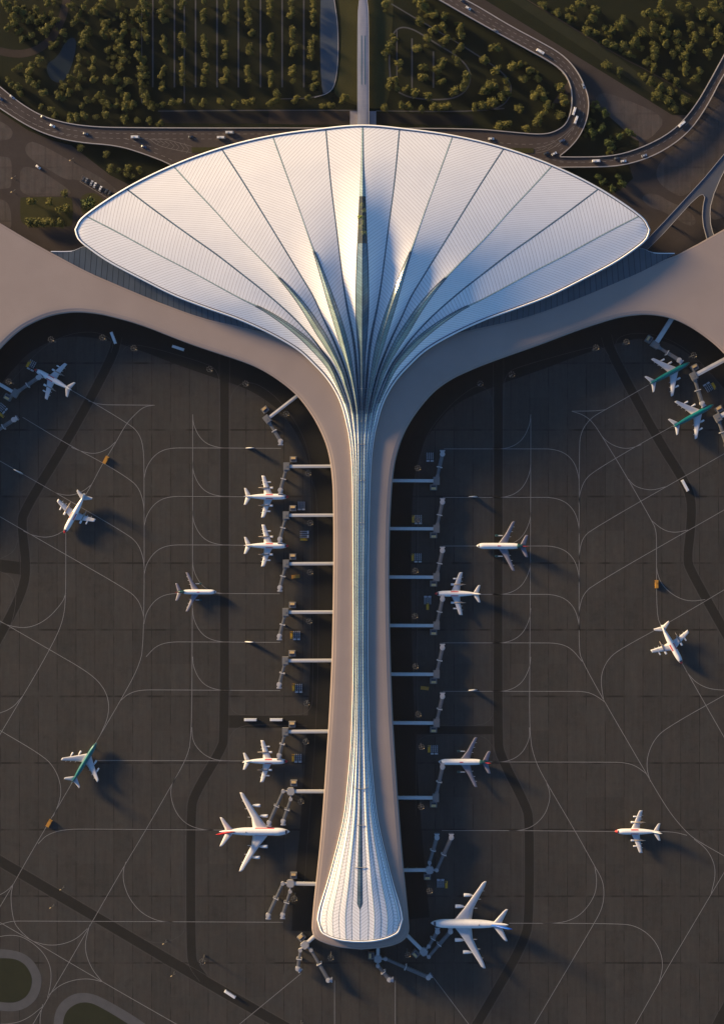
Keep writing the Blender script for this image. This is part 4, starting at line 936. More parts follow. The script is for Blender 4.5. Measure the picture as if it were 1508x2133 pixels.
jetbridge((1552, 838), (1495, 870), (1498, 852), [(None, (1514, 928), (.5, -.86))], 'jet bridge cut off by the right edge of the photo', wide=4.6)
jetbridge((-28, 784), (32, 819), (16, 827), [(None, (80.6, 786), (.86, .5))], 'jet bridge in the shade below the left wing docked to a red-nosed airliner')
jetbridge((-80, 870), (-18, 905), (-34, 912), [(None, (29.5, 874), (.86, .5))], 'empty jet bridge cut off by the left edge of the photo')
# ================================================================ APRON FURNITURE AND VEHICLES
def proto_of(fn):
    cache = {}
    def make(key, *a):
        if key not in cache: cache[key] = fn(*a); return cache[key]
        return copy_tree(cache[key])
    return make
def place(o, px, py, z=0.12, ang=0.0, zref=1.5):
    x, y = W2(px, py, zref + (z if z > 1 else 0)); o.location = (x, y, z); o.rotation_euler = (0, 0, ang); return o
def pxang(p, q): return math.atan2(-(q[1] - p[1]), q[0] - p[0])
def recolor(o, c):
    o.color = (*c, 1)
    for ch in KIDS.get(o.name, []): recolor(ch, c)

def mk_mast(h=22.0, n=8):
    r = empty('floodlight_mast')
    m = MB(); m.cyl(0, 0, 0, h, .55, .32, 10); m.cyl(0, 0, 0, .8, 1.0, n=10); m.build('pole', M['mast'], r)
    m = MB()
    for i in range(24):
        a, b = 2 * PI * i / 24, 2 * PI * (i + 1) / 24
        m.tube((2.5 * math.cos(a), 2.5 * math.sin(a), h), (2.5 * math.cos(b), 2.5 * math.sin(b), h), .16, n=5)
    for i in range(4):
        a = PI * i / 2 + .4; m.tube((0, 0, h), (2.5 * math.cos(a), 2.5 * math.sin(a), h), .13, n=5)
    m.cyl(0, 0, h - .5, h + .5, .7, n=12); m.build('head_ring', M['mast'], r)
    for i in range(n):
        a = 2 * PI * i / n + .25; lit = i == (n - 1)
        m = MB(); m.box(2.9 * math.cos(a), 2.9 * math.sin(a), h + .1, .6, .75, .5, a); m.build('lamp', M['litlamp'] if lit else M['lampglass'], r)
    return r
mast = proto_of(mk_mast)
MASTS = [(107, 707, 'mast at the top of the shaded stand below the left wing'), (214, 703, 'mast below the left wing, left of the leaning white bus'), (279, 725, 'mast below the left wing, right of the leaning white bus'), (437, 769, 'mast at the head of the long left service road'), (19, 795, 'mast beside the walkway at the left edge'),
 (512, 799, 'mast at the top corner of the left stand island'), (596, 862, 'mast beside the slanting jet bridge'), (642, 986, 'mast below the topmost straight jet bridge left of the pier'), (646, 1089, 'mast above the baggage carts and second straight jet bridge left of the pier'), (646, 1192, 'mast right of the lone orange truck'), (644, 1294, 'mast above the fourth cart group left of the pier'), (639, 1465, 'mast at the lower corner of the left stand island'), (637, 1545, 'mast right of the red-nosed airliner above the jumbo'), (627, 1670, 'mast right of the red-finned jumbo jet'), (613, 1872, 'mast by the empty twin-armed jet bridge left of the pier'), (689, 1995, 'mast below the lower left corner of the pier end'), (422, 2003, 'mast where the left service road bends at the bottom'),
 (1304, 712, 'mast at the top of the right-hand shaded stand'), (1241, 724, 'mast left of the right diagonal service road'), (1066, 780, 'mast right of the long right service road'), (1000, 799, 'mast at the top corner of the right stand island'), (1444, 740, 'mast above the lower teal-backed airliner'), (870, 975, 'mast above the topmost jet bridge right of the pier'), (867, 1083, 'mast standing among baggage carts right of the pier'), (865, 1189, 'mast above the third jet bridge right of the pier'), (864, 1283, 'mast above the fourth jet bridge right of the pier'), (865, 1388, 'mast above the fifth jet bridge right of the pier'), (871, 1488, 'mast above the sixth jet bridge right of the pier'), (878, 1556, 'mast left of the docked airliner with teal tail engine'), (877, 1681, 'mast below the seventh jet bridge right of the pier'), (894.5, 1856, 'mast left of the blue-finned jumbo jet wing'), (849, 1989, 'mast below the lower right corner of the pier end')]
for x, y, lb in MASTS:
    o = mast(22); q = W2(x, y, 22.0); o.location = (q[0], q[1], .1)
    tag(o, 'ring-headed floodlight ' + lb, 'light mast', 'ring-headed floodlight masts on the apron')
def mk_lamp():
    r = empty('lamp_post'); m = MB(); m.cyl(0, 0, 0, 11, .22, .13, 8); m.cyl(0, 0, 0, .5, .5, n=8); m.tube((0, 0, 10.8), (1.5, .9, 11.2), .1); m.tube((0, 0, 10.8), (-1.5, -.9, 11.2), .1); m.build('pole', M['mast'], r)
    for s in (-1, 1):
        m = MB(); m.box(1.8 * s, 1.05 * s, 11.2, 1.5, .7, .35, .55); m.build('lamp', M['litlamp'] if s < 0 else M['lampglass'], r)
    return r
lamp = proto_of(mk_lamp)
for x, y, lb in ((130, 1851, 'slim lamp post on the upper side of the bottom left service road'), (109, 1889, 'slim lamp post on the lower side of the bottom left service road'), (344, 1964, 'slim lamp post where two service roads meet at bottom left'), (361, 2031, 'slim lamp post below the bottom left service road'), (29, 369, 'slim lamp post right of the upper round-ended pavement island at the left edge'), (28, 398, 'slim lamp post at the lower end of the round-ended pavement island at the left edge'), (150, 332, 'slim lamp post on the upper side of the long pavement island'), (627, 2133, 'slim lamp post at the bottom edge left of centre')):
    q = W2(x, y, 11); o = lamp(1); o.location = (q[0], q[1], .1); tag(o, lb, 'lamp post', 'slim lamp posts on the pavement')

# ---- vehicles (front = +X)
def wheels(root, xs, yw, r, name='wheel'):
    for x in xs:
        for s in (-1, 1):
            m = MB(); n = 10
            m.add([(x + r * math.cos(2 * PI * i / n), s * yw + d * .14, r + r * math.sin(2 * PI * i / n)) for d in (-1, 1) for i in range(n)],
                  [(i, (i + 1) % n, n + (i + 1) % n, n + i) for i in range(n)] + [tuple(range(n - 1, -1, -1)), tuple(range(n, 2 * n))]); m.build(name, M['rubber'], root)
def hull(prof, w, tum=.86, zt=1.0):                           # side profile (x, z) extruded with tumblehome above zt
    rings = []
    for s in (-1, -.92, .92, 1):
        rings.append([(x, s * w / 2 * (tum if z > zt else 1), z - (.06 if abs(s) == 1 and z > zt else 0)) for x, z in prof])
    m = MB(); m.loft(rings); return m
def mk_car(k=1.0):
    r = empty('car')
    hull([(2.3, .35), (2.4, .75), (1.4, .95), (.5, 1.02), (-1.6, 1.05), (-2.3, 1.0), (-2.4, .5), (-2.2, .35)], 1.95, 1, 9).build('body', M['carpaint'], r)
    hull([(1.1, 1.0), (.35, 1.46), (-1.3, 1.48), (-2.0, 1.04)], 1.75, .82, 1.2).build('glasshouse', M['darkglass'], r)
    m = MB(); m.box(-.45, 0, 1.5, 1.7, 1.28, .06); m.build('roof', M['carpaint'], r)
    wheels(r, (1.45, -1.45), .88, .33); r.scale = (k, k, k); return r
def mk_van():
    r = empty('minibus')
    hull([(4.2, .4), (4.35, 1.2), (3.9, 1.7), (3.3, 2.75), (-4.2, 2.8), (-4.3, 1.0), (-4.2, .4)], 2.5, .92, 1.6).build('body', M['carpaint'], r)
    m = MB(); m.add([(3.98, -1.0, 1.72), (3.98, 1.0, 1.72), (3.4, .98, 2.7), (3.4, -.98, 2.7)], [(0, 1, 2, 3)]); m.v = [(x + .02, y, z + .02) for x, y, z in m.v]; m.build('windscreen', M['darkglass'], r)
    for s in (-1, 1):
        m = MB(); m.box(-.4, s * 1.2, 2.0, 6.6, .06, .7); m.build('side_window', M['darkglass'], r)
    m = MB(); m.box(-1.6, 0, 2.88, 1.6, 1.3, .16); m.build('roof_unit', M['bridge_light'], r)
    wheels(r, (2.7, -2.5), 1.12, .45); return r
def mk_bus():
    r = empty('apron_bus')
    hull([(6.4, .4), (6.55, 1.3), (6.3, 2.9), (6.0, 3.05), (-6.2, 3.05), (-6.4, 2.9), (-6.5, .4)], 2.75, .97, 2.0).build('body', M['white'], r)
    m = MB(); m.box(6.47, 0, 2.05, .1, 2.3, 1.3); m.build('windscreen', M['darkglass'], r)
    for s in (-1, 1):
        m = MB(); m.box(0, s * 1.34, 1.95, 11.6, .08, 1.0); m.build('side_window', M['darkglass'], r)
    m = MB(); m.box(-.2, 0, 3.08, 10.6, 1.7, .06); m.build('roof_unit', M['white'], r)
    wheels(r, (4.2, -4.0), 1.25, .5); return r
def mk_tug():
    r = empty('pushback_tug')
    m = MB(); m.box(0, 0, .95, 7.6, 3.2, 1.1); m.box(-1.6, 0, 1.65, 3.6, 2.8, .4); m.build('body', M['orange'], r)
    m = MB(); m.box(2.0, .0, 2.05, 1.9, 2.2, 1.2, top=.85); m.build('cab', M['darkglass'], r)
    m = MB(); m.box(2.0, 0, 2.72, 1.7, 1.9, .12); m.build('cab_roof', M['orange'], r)
    wheels(r, (2.4, -2.4), 1.5, .62); return r
def mk_loader():
    r = empty('container_loader')
    m = MB(); m.box(0, 0, .8, 7.4, 2.6, .7); m.build('chassis', M['yellow'], r)
    m = MB(); m.box(-.8, 0, 1.45, 5.2, 2.4, .25); m.build('platform', M['yellow'], r)
    m = MB(); m.box(2.9, .5, 1.75, 1.2, 1.2, 1.3); m.build('cab', M['darkglass'], r)
    m = MB()
    for s in (-1, 1): m.tube((-3.2, s * 1.2, 1.6), (1.8, s * 1.2, 2.3), .09)
    m.build('rail', M['orange'], r); wheels(r, (2.6, -2.6), 1.2, .45); return r
def mk_cart():
    r = empty('baggage_cart')
    m = MB(); m.box(0, 0, .55, 6.6, .95, .18); m.tube((3.3, 0, .5), (4.0, 0, .5), .06); m.build('bed', M['cartmetal'], r)
    m = MB()
    for i in range(3): m.box(-2.1 + i * 2.1, 0, 1.0, 1.7, .62, .7, top=.8)
    m.build('baggage_box', M['bridge_grey'], r); wheels(r, (2.4, -2.4), .45, .25); return r
def mk_tractor():
    r = empty('baggage_tractor')
    m = MB(); m.box(0, 0, .8, 3.2, 1.7, .9); m.build('body', M['wing'], r)
    m = MB(); m.box(-.4, 0, 1.55, 1.3, 1.4, .7, top=.85); m.build('cab', M['darkglass'], r)
    m = MB(); m.box(-.4, 0, 1.95, 1.2, 1.3, .1); m.build('cab_roof', M['wing'], r); wheels(r, (1.0, -1.0), .8, .36); return r
car, van, bus, tug, loader, cart, tractor = [proto_of(f) for f in (mk_car, mk_van, mk_bus, mk_tug, mk_loader, mk_cart, mk_tractor)]

for p, q, lb in (((232, 691), (242, 717), 'long white bus leaning across the road mouth under the left wing'), ((359.5, 721), (384, 729), 'long white bus in the shade along the left wing edge'), ((509, 1499), (535, 1499), 'left one of two long white buses above a red-nosed airliner'), ((563, 1499), (588.5, 1499), 'right one of two long white buses above a red-nosed airliner'), ((1419.5, 1000), (1432, 1023), 'long white bus on the dark diagonal road of the right apron'), ((468.5, 2063.5), (491, 2078), 'long white bus on the diagonal road at the bottom left')):
    o = bus(1); place(o, (p[0] + q[0]) / 2, (p[1] + q[1]) / 2, .12, pxang(p, q)); tag(o, lb, 'bus', 'long white apron buses')
for x, y, a, lb in ((221, 958, R(62), 'orange pushback tug on a slanting taxi line at the upper left'), (103, 1715, R(60), 'orange pushback tug on a slanting taxi line at the lower left'), (1367, 1217, R(90), 'orange pushback tug on a straight taxi line of the right apron'), (616, 1201, R(5), 'lone orange truck left of the pier below a jet bridge'), (884.5, 1433.5, R(-6), 'lone orange truck in the shade right of the pier')):
    o = tug(1); place(o, x, y, .12, a); o.scale = (1.1, 1.1, 1.1); tag(o, lb, 'tug', 'orange apron tugs')
# cart groups: centre, line direction (deg), tractor offset, loader offset
GR = [((628, 1052), 90, (0, 9), None, 'between the paired red-nosed airliners'), ((632, 1113), 0, (9.5, 0), (1, 10.5), 'beside the lower of the paired red-nosed airliners'), ((618, 1322), 90, (0, 9.5), (-10.5, 1), 'below the fourth straight jet bridge left of the pier'),
      ((622.5, 1432), 90, (0, 9.5), (-11, 0), 'below the fifth straight jet bridge left of the pier'), ((621, 1578), 90, (0, 9), (-10, 1), 'ahead of the red-nosed airliner above the jumbo'), ((895.5, 950), 90, (0, 10), None, 'beside the topmost cab right of the pier'),
      ((871, 1080), 90, (0, 10), (-10.5, 1), 'above the second jet bridge right of the pier'), ((870.5, 1160), 90, (0, 10), (-11, 1), 'between the second and third jet bridge right of the pier'), ((890.5, 1252), 90, (0, -9), (0, 11), 'ahead of the red-nosed airliner right of the pier'),
      ((904.5, 1560), 90, (0, 10), (-11, 0), 'ahead of the docked airliner with teal tail engine'), ((917.5, 1842), 90, (0, -9), (12, 1), 'left of the blue-finned jumbo jet'), ((3, 848), -40, (8, 8), (0, 16), 'at the left edge under the left wing'),
      ((67, 758), 62, (-3, 11.5), (-7, 0), 'ahead of the shaded red-nosed airliner at the left'), ((1476, 808), -60, (-5.5, -8), (10, -4), 'between the teal-backed airliners and the right edge')]
for (cx, cy), dg, tr_, ld, where in GR:
    a = R(dg); n_ = 4
    for i in range(n_):
        f = (i - 1.5) * 4.0
        o = cart(1); place(o, cx + math.sin(a) * f, cy + math.cos(a) * f, .12, a); tag(o, 'slim baggage cart ' + where, 'baggage cart', 'baggage carts ' + where)
    for s in (-1, 1):
        o = tractor(1); place(o, cx + tr_[0] + math.sin(a) * s * 4.2, cy + tr_[1] + math.cos(a) * s * 4.2, .12, a + PI / 2); tag(o, 'small pale baggage tractor ' + where, 'tractor', 'baggage tractors ' + where)
    if ld:
        o = loader(1); place(o, cx + ld[0], cy + ld[1], .12, a); tag(o, 'yellow container loader ' + where, 'loader', 'yellow container loaders')

# slim white fins standing on the empty stands' lines
def mk_fin():
    r = empty('marker_fin'); m = MB(); m.loft([foil(4.8, -4.6, 0, 0, 1.0), foil(2.6, -4.8, 0, 3.5, .8), foil(-.6, -5.0, 0, 7.5, .5)] if False else [[(p[0], p[2], p[1]) for p in foil(xl, xt, z, 0, th)] for xl, xt, z, th in ((4.8, -4.4, .3, 1.5), (2.4, -4.8, 4, 1.1), (-1.0, -5.2, 8, .6))])
    m.build('blade', M['white'], r, True); m = MB(); m.box(0, 0, .16, 9, .5, .3); m.build('foot', M['steel'], r); return r
fin = proto_of(mk_fin)
for x, y, a, lb in ((521, 933, 180, 'on the topmost empty stand left of the pier'), (519, 1337, 180, 'on the lower empty stand left of the pier'), (985, 1034.5, 0, 'on the upper empty stand right of the pier'), (985, 1437.5, 0, 'on the lower empty stand right of the pier'), (40, 983, -30, 'on a slanting line at the left edge of the apron')):
    o = fin(1); place(o, x, y, .12, R(a), 3); tag(o, 'slim white upright fin ' + lb, 'marker fin', 'slim white fins on empty stands')

# ---- road traffic
WHT, SIL, DRK, NVY, GRY = (.75, .74, .72), (.38, .39, .41), (.035, .04, .05), (.06, .09, .16), (.16, .17, .18)
for x, y, dg, c, lb in ((26, 202, -38, SIL, 'silver car on the highway at the far upper left, by the outer wall'), (2, 205, -40, NVY, 'blue car cut by the left edge on the highway'), (91, 244, -24, DRK, 'dark car on the left highway close to the forest wall'), (110, 262, -24, WHT, 'white car on the left highway curve'), (179, 278.5, -10, GRY, 'grey car on the left highway behind a minibus'), (300, 305.5, -17, NVY, 'dark blue car at the left fork of the highway beside the striped area'), (398, 285, 0, DRK, 'dark car on the highway between two white minibuses above the roof'),
        (80.5, 348, -38, WHT, 'white car alone on the yard at the left'), (963, 2, -31, DRK, 'dark car at the top edge of the right highway'), (975, 17, -31, WHT, 'white car near the top edge of the right highway'), (1032, 64, -31, GRY, 'grey car hugging the inner wall of the right highway'), (1214.7, 179, -68, SIL, 'grey car at the outer wall of the right highway bend'), (1170, 293, 20, NVY, 'dark car leaving the right highway bend over the painted lines'), (1137, 319, 22, DRK, 'dark car beside the white car at the right fork'), (1153.7, 320, 28, WHT, 'white car at the right fork of the highway'),
        (1284, 330, 3, DRK, 'dark car on the lower right ramp'), (1298, 335.5, 5, WHT, 'white car on the lower right ramp'), (1341, 324, 18, SIL, 'silver car on the lower right ramp at the curve'), (1023, 289, 0, WHT, 'white car on the highway just right of the roof crown')):
    hz = .1 if y in (348,) else ZD + .02
    o = car(1, 1.18); place(o, x, y, hz, R(dg), .8); recolor(o, c); tag(o, lb, 'car', 'cars on the roads')
for i, (x, y, c) in enumerate(((174.7, 373, DRK), (180.5, 376, GRY), (191.7, 381.5, SIL), (198.4, 385.5, WHT), (210, 393, WHT), (222, 398.5, DRK), (228.5, 402.5, DRK))):
    o = car(1, 1.18); place(o, x, y, .14, R(68), .8); recolor(o, c); tag(o, '%s car, %s from the left in the row parked by the roof tip' % (('black', 'dark grey', 'silver', 'white', 'bright white', 'black', 'black')[i], ('first', 'second', 'third', 'fourth', 'fifth', 'sixth', 'seventh')[i]), 'car', 'cars parked in a row')
for x, y, dg, c, lb in ((282, 285, 0, WHT, 'white minibus on the left highway before the fork'), (461, 286, 0, WHT, 'white minibus on the highway right above the roof edge'), (478.5, 275.5, 0, (.6, .6, .6), 'pale minibus by the forest wall above the roof edge'), (1125, 107, 149, WHT, 'white minibus on the straight of the right highway'), (1195.6, 231, 73, WHT, 'white minibus on the inner lane of the right highway bend'), (1199.5, 249, 70, WHT, 'white minibus on the middle lane of the right highway bend'), (1241.5, 335, 2, WHT, 'white minibus on the lower right ramp'), (1420, 257.7, 40, WHT, 'white minibus far up the lower right ramp')):
    o = van(1); place(o, x, y, ZD + .02, R(dg), 2); recolor(o, c); tag(o, lb, 'minibus', 'minibuses on the roads')
mb = MB(); 
for i in range(10): x, y = 168 + i * 6.4, 378 + i * 3.85; ribbon(mb, pxl([(x, y), (x + 5.0, y - 13)]), .2, .13)
ribbon(mb, pxl([(167, 378), (232, 417)]), .35, .13); struct('parking_marking', mb, M['dash'])

# ================================================================ TREES
def crown_mesh(seed, r=3.3, hgt=7.5, n=430):
    q = random.Random(seed); m = MB(); cl = []
    for i in range(9):
        a = q.uniform(0, 2 * PI); d = r * .58 * math.sqrt(q.random()); cl.append((d * math.cos(a), d * math.sin(a), hgt * q.uniform(.45, .86), r * q.uniform(.34, .56)))
    cl.append((0, 0, hgt * .9, r * .42))
    for i in range(n):
        cx, cy, cz, cr = q.choice(cl); v = Vector((q.gauss(0, 1), q.gauss(0, 1), q.gauss(.2, 1))).normalized()
        p = Vector((cx, cy, cz)) + v * cr * q.uniform(.65, 1.08)
        nn = (v + Vector((q.gauss(0, .5), q.gauss(0, .5), q.gauss(0, .5)))).normalized(); u = nn.orthogonal().normalized(); w = nn.cross(u); s = q.uniform(.28, .52)
        a = q.uniform(0, PI); u, w = u * math.cos(a) + w * math.sin(a), w * math.cos(a) - u * math.sin(a)
        m.add([p - u * s, p + w * s * .8, p + u * s, p - w * s * .8], [(0, 1, 2, 3)])
    return m
def trunk_mesh(seed, hgt=7.5):
    q = random.Random(seed + 50); m = MB(); m.tube((0, 0, 0), (.1, .05, hgt * .55), .28, .16, 7)
    for i in range(4):
        a = q.uniform(0, 2 * PI); m.tube((.06, .03, hgt * q.uniform(.3, .5)), (1.5 * math.cos(a), 1.5 * math.sin(a), hgt * q.uniform(.6, .75)), .12, .05, 5)
    return m
CR = [crown_mesh(s) for s in range(6)]; TR = [trunk_mesh(s) for s in range(6)]
CRM = [m.build('crown', M['leaf'], me_only=True) for m in CR]; CRG = [m.build('crown', M['leafg'], me_only=True) for m in CR[:3]]; CRY = [m.build('crown', M['leafy'], me_only=True) for m in CR[:3]]
TRM = [m.build('trunk', M['trunk'], me_only=True) for m in TR]
def tree(px, py, r, label, group, pool=None, z=0.0, i=0):
    r *= 1.36 if r < 12 else 1.0; k = r / 6.6; x, y = W2(px, py, 4.5 + z); o = tag(empty('tree', (x, y, z), rnd.uniform(0, 2 * PI)), label, 'tree', group)
    o.scale = (k, k, k * rnd.uniform(.56, .74)); pool = pool or CRM
    j = rnd.randrange(len(pool)); put('crown', pool[j], o); put('trunk', TRM[j], o); return o
ZA = (0, 0, 6.032, [(110,110),(60,30),(210,105),(295,135),(455,105),(600,40),(640,160),(530,215),(715,245),(180,215),(345,260),(385,225),(455,265),(110,350),(185,290),(265,380),(605,350),(540,395),(400,450),(290,500),(660,300),(870,60),(800,420),(710,530),(650,585),(920,285),(975,200),(1045,90),(1235,75),(1190,140),(1290,20),(1485,35),(1350,270),(1320,340),(1295,415),(1110,345),(1065,410),(1075,470),(1050,550),(1440,420),(1490,510),(1350,630),(1470,610),(1430,710),(490,745),(400,815),(390,890),(240,830),(380,990),(450,1065),(100,1000),(140,1050),(225,1090),(250,1175),(560,1175),(1005,715),(985,830),(1160,870),(1165,1000),(1000,950),(875,960),(810,1080),(740,1205),(875,1160),(800,1240),(1000,1090),(1085,1250),(1030,1330),(1345,1000),(1450,960),(1440,1010),(1240,1190),(1290,1270),(1370,1310),(1470,1320),(1190,750),(520,1340),(655,1370),(695,1440),(880,1445),(960,1480),(1060,1460),(1210,1460),(1320,1440),(1490,830),(1490,1120)])
ZB0 = (250, 0, 6.032, [(300,30),(320,130),(250,130),(185,180),(45,195),(240,250),(70,330),(310,310),(30,420),(165,400),(220,455),(325,470),(20,500),(190,570),(10,590),(60,660),(230,720),(300,780),(30,760),(260,870),(20,850),(260,950),(290,960),(110,1010),(270,1040),(265,1130),(80,1220),(330,1210),(340,1280),(70,1340),(160,1320),(410,1340),(60,1490)])
ROWS = [(250, [[(530,30),(575,75),(520,150),(525,230),(570,260),(560,480),(545,530),(555,590),(575,650),(550,850),(525,940),(530,1040),(540,1110)], [(800,20),(785,75),(775,440),(790,500),(800,550),(775,745),(785,820),(785,890),(790,970),(790,1030)],
               [(1045,15),(1050,140),(1045,190),(1045,250),(1060,470),(1055,530),(1070,600),(1080,680),(1095,820),(1080,900),(1055,980),(1045,1050)], [(1355,20),(1350,80),(1340,200),(1325,250),(1325,530),(1335,620),(1320,700),(1340,890),(1330,950),(1310,1020)]]),
        (500, [[(85,40),(95,110),(100,180),(120,270),(140,405),(115,580),(120,650),(100,860),(95,940),(105,1020)], [(380,40),(385,110),(375,180),(385,450),(390,510),(390,570),(380,660),(390,920),(380,990),(395,1060)],
               [(645,25),(650,130),(645,195),(650,370),(645,440),(660,530),(680,590),(655,660),(665,850),(665,920),(665,1010)], [(925,25),(920,85),(920,160),(920,220),(920,290),(930,480),(895,540),(890,610),(910,650),(890,720),(950,920),(945,990),(920,1090),(960,1050)]])]
HEDGE = [(250, [(545,1320),(660,1285),(750,1285),(930,1270),(1050,1290),(1260,1280),(1450,1310)]), (500, [(75,1280),(150,1270),(380,1290),(465,1180),(450,1250),(710,1220),(690,1260),(850,1220),(1040,1340),(1140,1320),(1290,1270),(1320,1210)])]
ZDD = (780, 0, 6.032, [(130,40),(580,40),(620,90),(690,180),(750,200),(880,210),(560,260),(870,330),(740,380),(1070,340),(660,490),(890,490),(1070,460),(1070,590),(1050,750),(250,490),(190,590),(135,660),(300,810),(540,620),(610,850),(605,970),(860,770),(830,840),(780,880),(850,1020),(240,1010),(190,1090),(270,1110),(390,1120),(500,1170),(670,1210),(1000,1150),(1090,1110),(1160,1030),(1165,940),(1380,760),(125,1360),(330,1330),(440,1340),(600,1370),(750,1340),(840,1360),(920,1340),(1260,1340),(1340,1330),(1480,1290),(1370,1140),(1440,1080),(1490,610)])
ZE2 = (1000, 0, 6.032, [(200,625),(45,760),(410,840),(490,800),(615,880),(195,890),(310,1010),(180,1070),(90,1100),(530,1010),(725,980),(760,1120),(800,1210),(690,1210),(1010,1110),(1050,1210),(1050,1280),(330,1150),(270,1210),(150,1280),(20,1330),(490,1370),(800,1420),(850,1310),(1000,1450),(740,1490)])
ZE3 = (1000, 0, 6.032, [(960,170),(1120,220),(1250,50),(1170,100),(1440,130),(1410,220),(1330,350),(1440,420),(1320,400),(790,60)])
ZF = (1250, 0, 5.845, [(725,60),(565,160),(665,170),(820,180),(830,260),(970,60),(1060,80),(285,240),(60,330),(210,320),(140,380),(60,500),(150,560),(290,540),(430,490),(400,540),(495,580),(645,310),(620,360),(510,400),(770,380),(800,420),(940,400),(930,490),(650,540),(780,530),(650,630),(650,690),(890,640),(950,590),(1080,570),(1020,680),(340,660),(1140,440),(1240,390),(1100,300),(1215,210),(1250,150),(1340,250),(1430,340),(1440,440),(1380,530),(1310,640),(550,770),(650,820),(810,920),(920,980),(1040,800),(1030,870),(1200,860),(1150,950),(80,790),(220,860),(530,940),(600,980),(720,1050),(670,1140),(700,1160),(850,1110),(810,1220),(900,1310),(1020,1220),(1360,50),(1420,110)])
ZG = (1030, 190, 5.027, [(440,330),(130,340),(330,390),(50,360)]); ZG2 = (1030, 190, 5.027, [(1070,170),(1150,230),(1300,470),(1410,430),(1190,540),(1220,600),(990,350),(1010,440),(1120,400)]); ZG3 = (1030, 190, 5.027, [(1080,900),(1130,950),(1330,970),(1220,1020),(1290,900)])
ZH = (0, 230, 4.435, [(660,95),(1160,95),(1270,90),(1480,120),(1390,95)]); ZH2 = (0, 230, 4.435, [(740,340),(990,410),(1100,560),(1190,540),(1230,620),(1030,530),(1290,550),(1170,600)]); ZH3 = (0, 230, 4.435, [(300,840),(460,850),(600,770),(560,910),(630,910),(280,1030),(350,1035),(430,1040),(500,1035),(570,1040)])
def tt(Z): return [(Z[0] + x / Z[2], Z[1] + y / Z[2]) for x, y in Z[3]]
single = []                                                   # (x, y, r, label, group, pool)
LW = 'olive tree in the scattered wood at the far upper left, above the highway'; LD = 'olive tree in the dense wood just left of the planted tree rows'
for i, (x, y) in enumerate(tt(ZA)): single.append((x, y, rnd.uniform(5.8, 8.0), LW, 'trees of the upper left wood', None))
for x, y in tt(ZB0): single.append((x, y, rnd.uniform(6.2, 8.6), LD, 'trees of the dense wood beside the rows', None))
ordn = ['first', 'second', 'third', 'fourth', 'fifth', 'sixth', 'seventh', 'eighth']; c_ = 0
for ox, rows in ROWS:
    for rw in rows:
        for x, y in rw: single.append((ox + x / 6.032, y / 6.032, rnd.uniform(5.6, 7.4), 'olive tree in the %s planted row, counted from the left of the pale strips' % ordn[c_], 'trees of the %s planted row' % ordn[c_], None))
        c_ += 1
for ox, p in HEDGE:
    for x, y in p: single.append((ox + x / 6.032, y / 6.032, rnd.uniform(6, 7.6), 'olive tree in the cross row below the planted rows, above the long pale path', 'trees of the cross row', None))
for x, y in tt(ZDD): single.append((x, y, rnd.uniform(7, 9.6), 'olive tree in the park with a looping pale path right of the footbridge', 'trees of the looping-path park', None))
for x, y in tt(ZE2) + tt(ZG): single.append((x, y, rnd.uniform(6.4, 9), 'olive tree inside the right highway bend', 'trees inside the right highway bend', None))
for x, y in tt(ZH): single.append((x, y, rnd.uniform(6, 8), 'olive tree against the left highway wall', 'trees along the left highway wall', None))
for x, y in tt(ZH2): single.append((x, y, rnd.uniform(6, 8.4), 'olive tree between the left ramp and the upper left edge of the roof', 'trees beside the left roof edge', None))
for x, y in tt(ZH3): single.append((x, y, rnd.uniform(7, 9.5), 'olive tree on the square lawn left of the roof tip', 'trees of the square lawn', None))
for x, y in tt(ZG2): single.append((x, y, rnd.uniform(6, 8.6), 'dark green tree in the wedge between the right highway and its ramp', 'trees of the ramp wedge', CRG))
for x, y in tt(ZG3): single.append((x, y, rnd.uniform(6, 8), 'dark green tree below the ramp by the right roof edge', 'trees below the right ramp', CRG))
left = 298 - len(single) - 4
far = [(x, y, rnd.uniform(6.6, 9.4)) for x, y in tt(ZF) + tt(ZE3)]
for x, y, r in far[:max(0, left)]: single.append((x, y, r, 'olive tree in the wood at the upper right beyond the brown pavement', 'trees of the upper right wood', None))
drop = []
if len(single) > 296:                                         # beyond about 300: the least visible ones become one object
    order = sorted(range(len(single)), key=lambda i: (0 if single[i][3] == LW else 1, single[i][2])); cutn = len(single) - 296
    gone = set(order[:cutn]); drop = [single[i] for i in gone]; single = [s for i, s in enumerate(single) if i not in gone]
for x, y, r, lb, gp, pool in single: tree(x, y, r, lb, gp, pool)
tree(186, 427, 19, 'big round green tree on the small lawn touching the left roof tip', None, CRG)
rest = [(x, y, r) for x, y, r in far[max(0, left):]] + [(d[0], d[1], d[2]) for d in drop]
for X0, Y0 in tt(ZA) + tt(ZB0) + tt(ZF) + tt(ZE3) + tt(ZDD)[:26] + tt(ZE2) + tt(ZG2) + tt(ZG2):       # dark undergrowth beneath and between the trees
    for q in range(2):
        a = rnd.uniform(0, 2 * PI); s = rnd.uniform(6, 15); x, y = X0 + s * math.cos(a), Y0 + s * math.sin(a)
        if x < 300 and y > 168 + .36 * x - 20: continue
        if 1110 < x < 1240 and y > 60 and (x - 1110) * .6 + 60 > y: continue
        if 660 < x < 800 or y > 330: continue
        rest.append((x, y, rnd.uniform(3.0, 4.6)))
big = MB()
for x, y, r in rest:
    src = CR[rnd.randrange(6)]; k = r * 1.3 / 6.6; a = rnd.uniform(0, 2 * PI); c, s = math.cos(a) * k, math.sin(a) * k; X, Y = W2(x, y, 5)
    big.add([(X + vx * c - vy * s, Y + vx * s + vy * c, vz * k * (.62 if r > 5 else .42)) for vx, vy, vz in src.v], src.f)
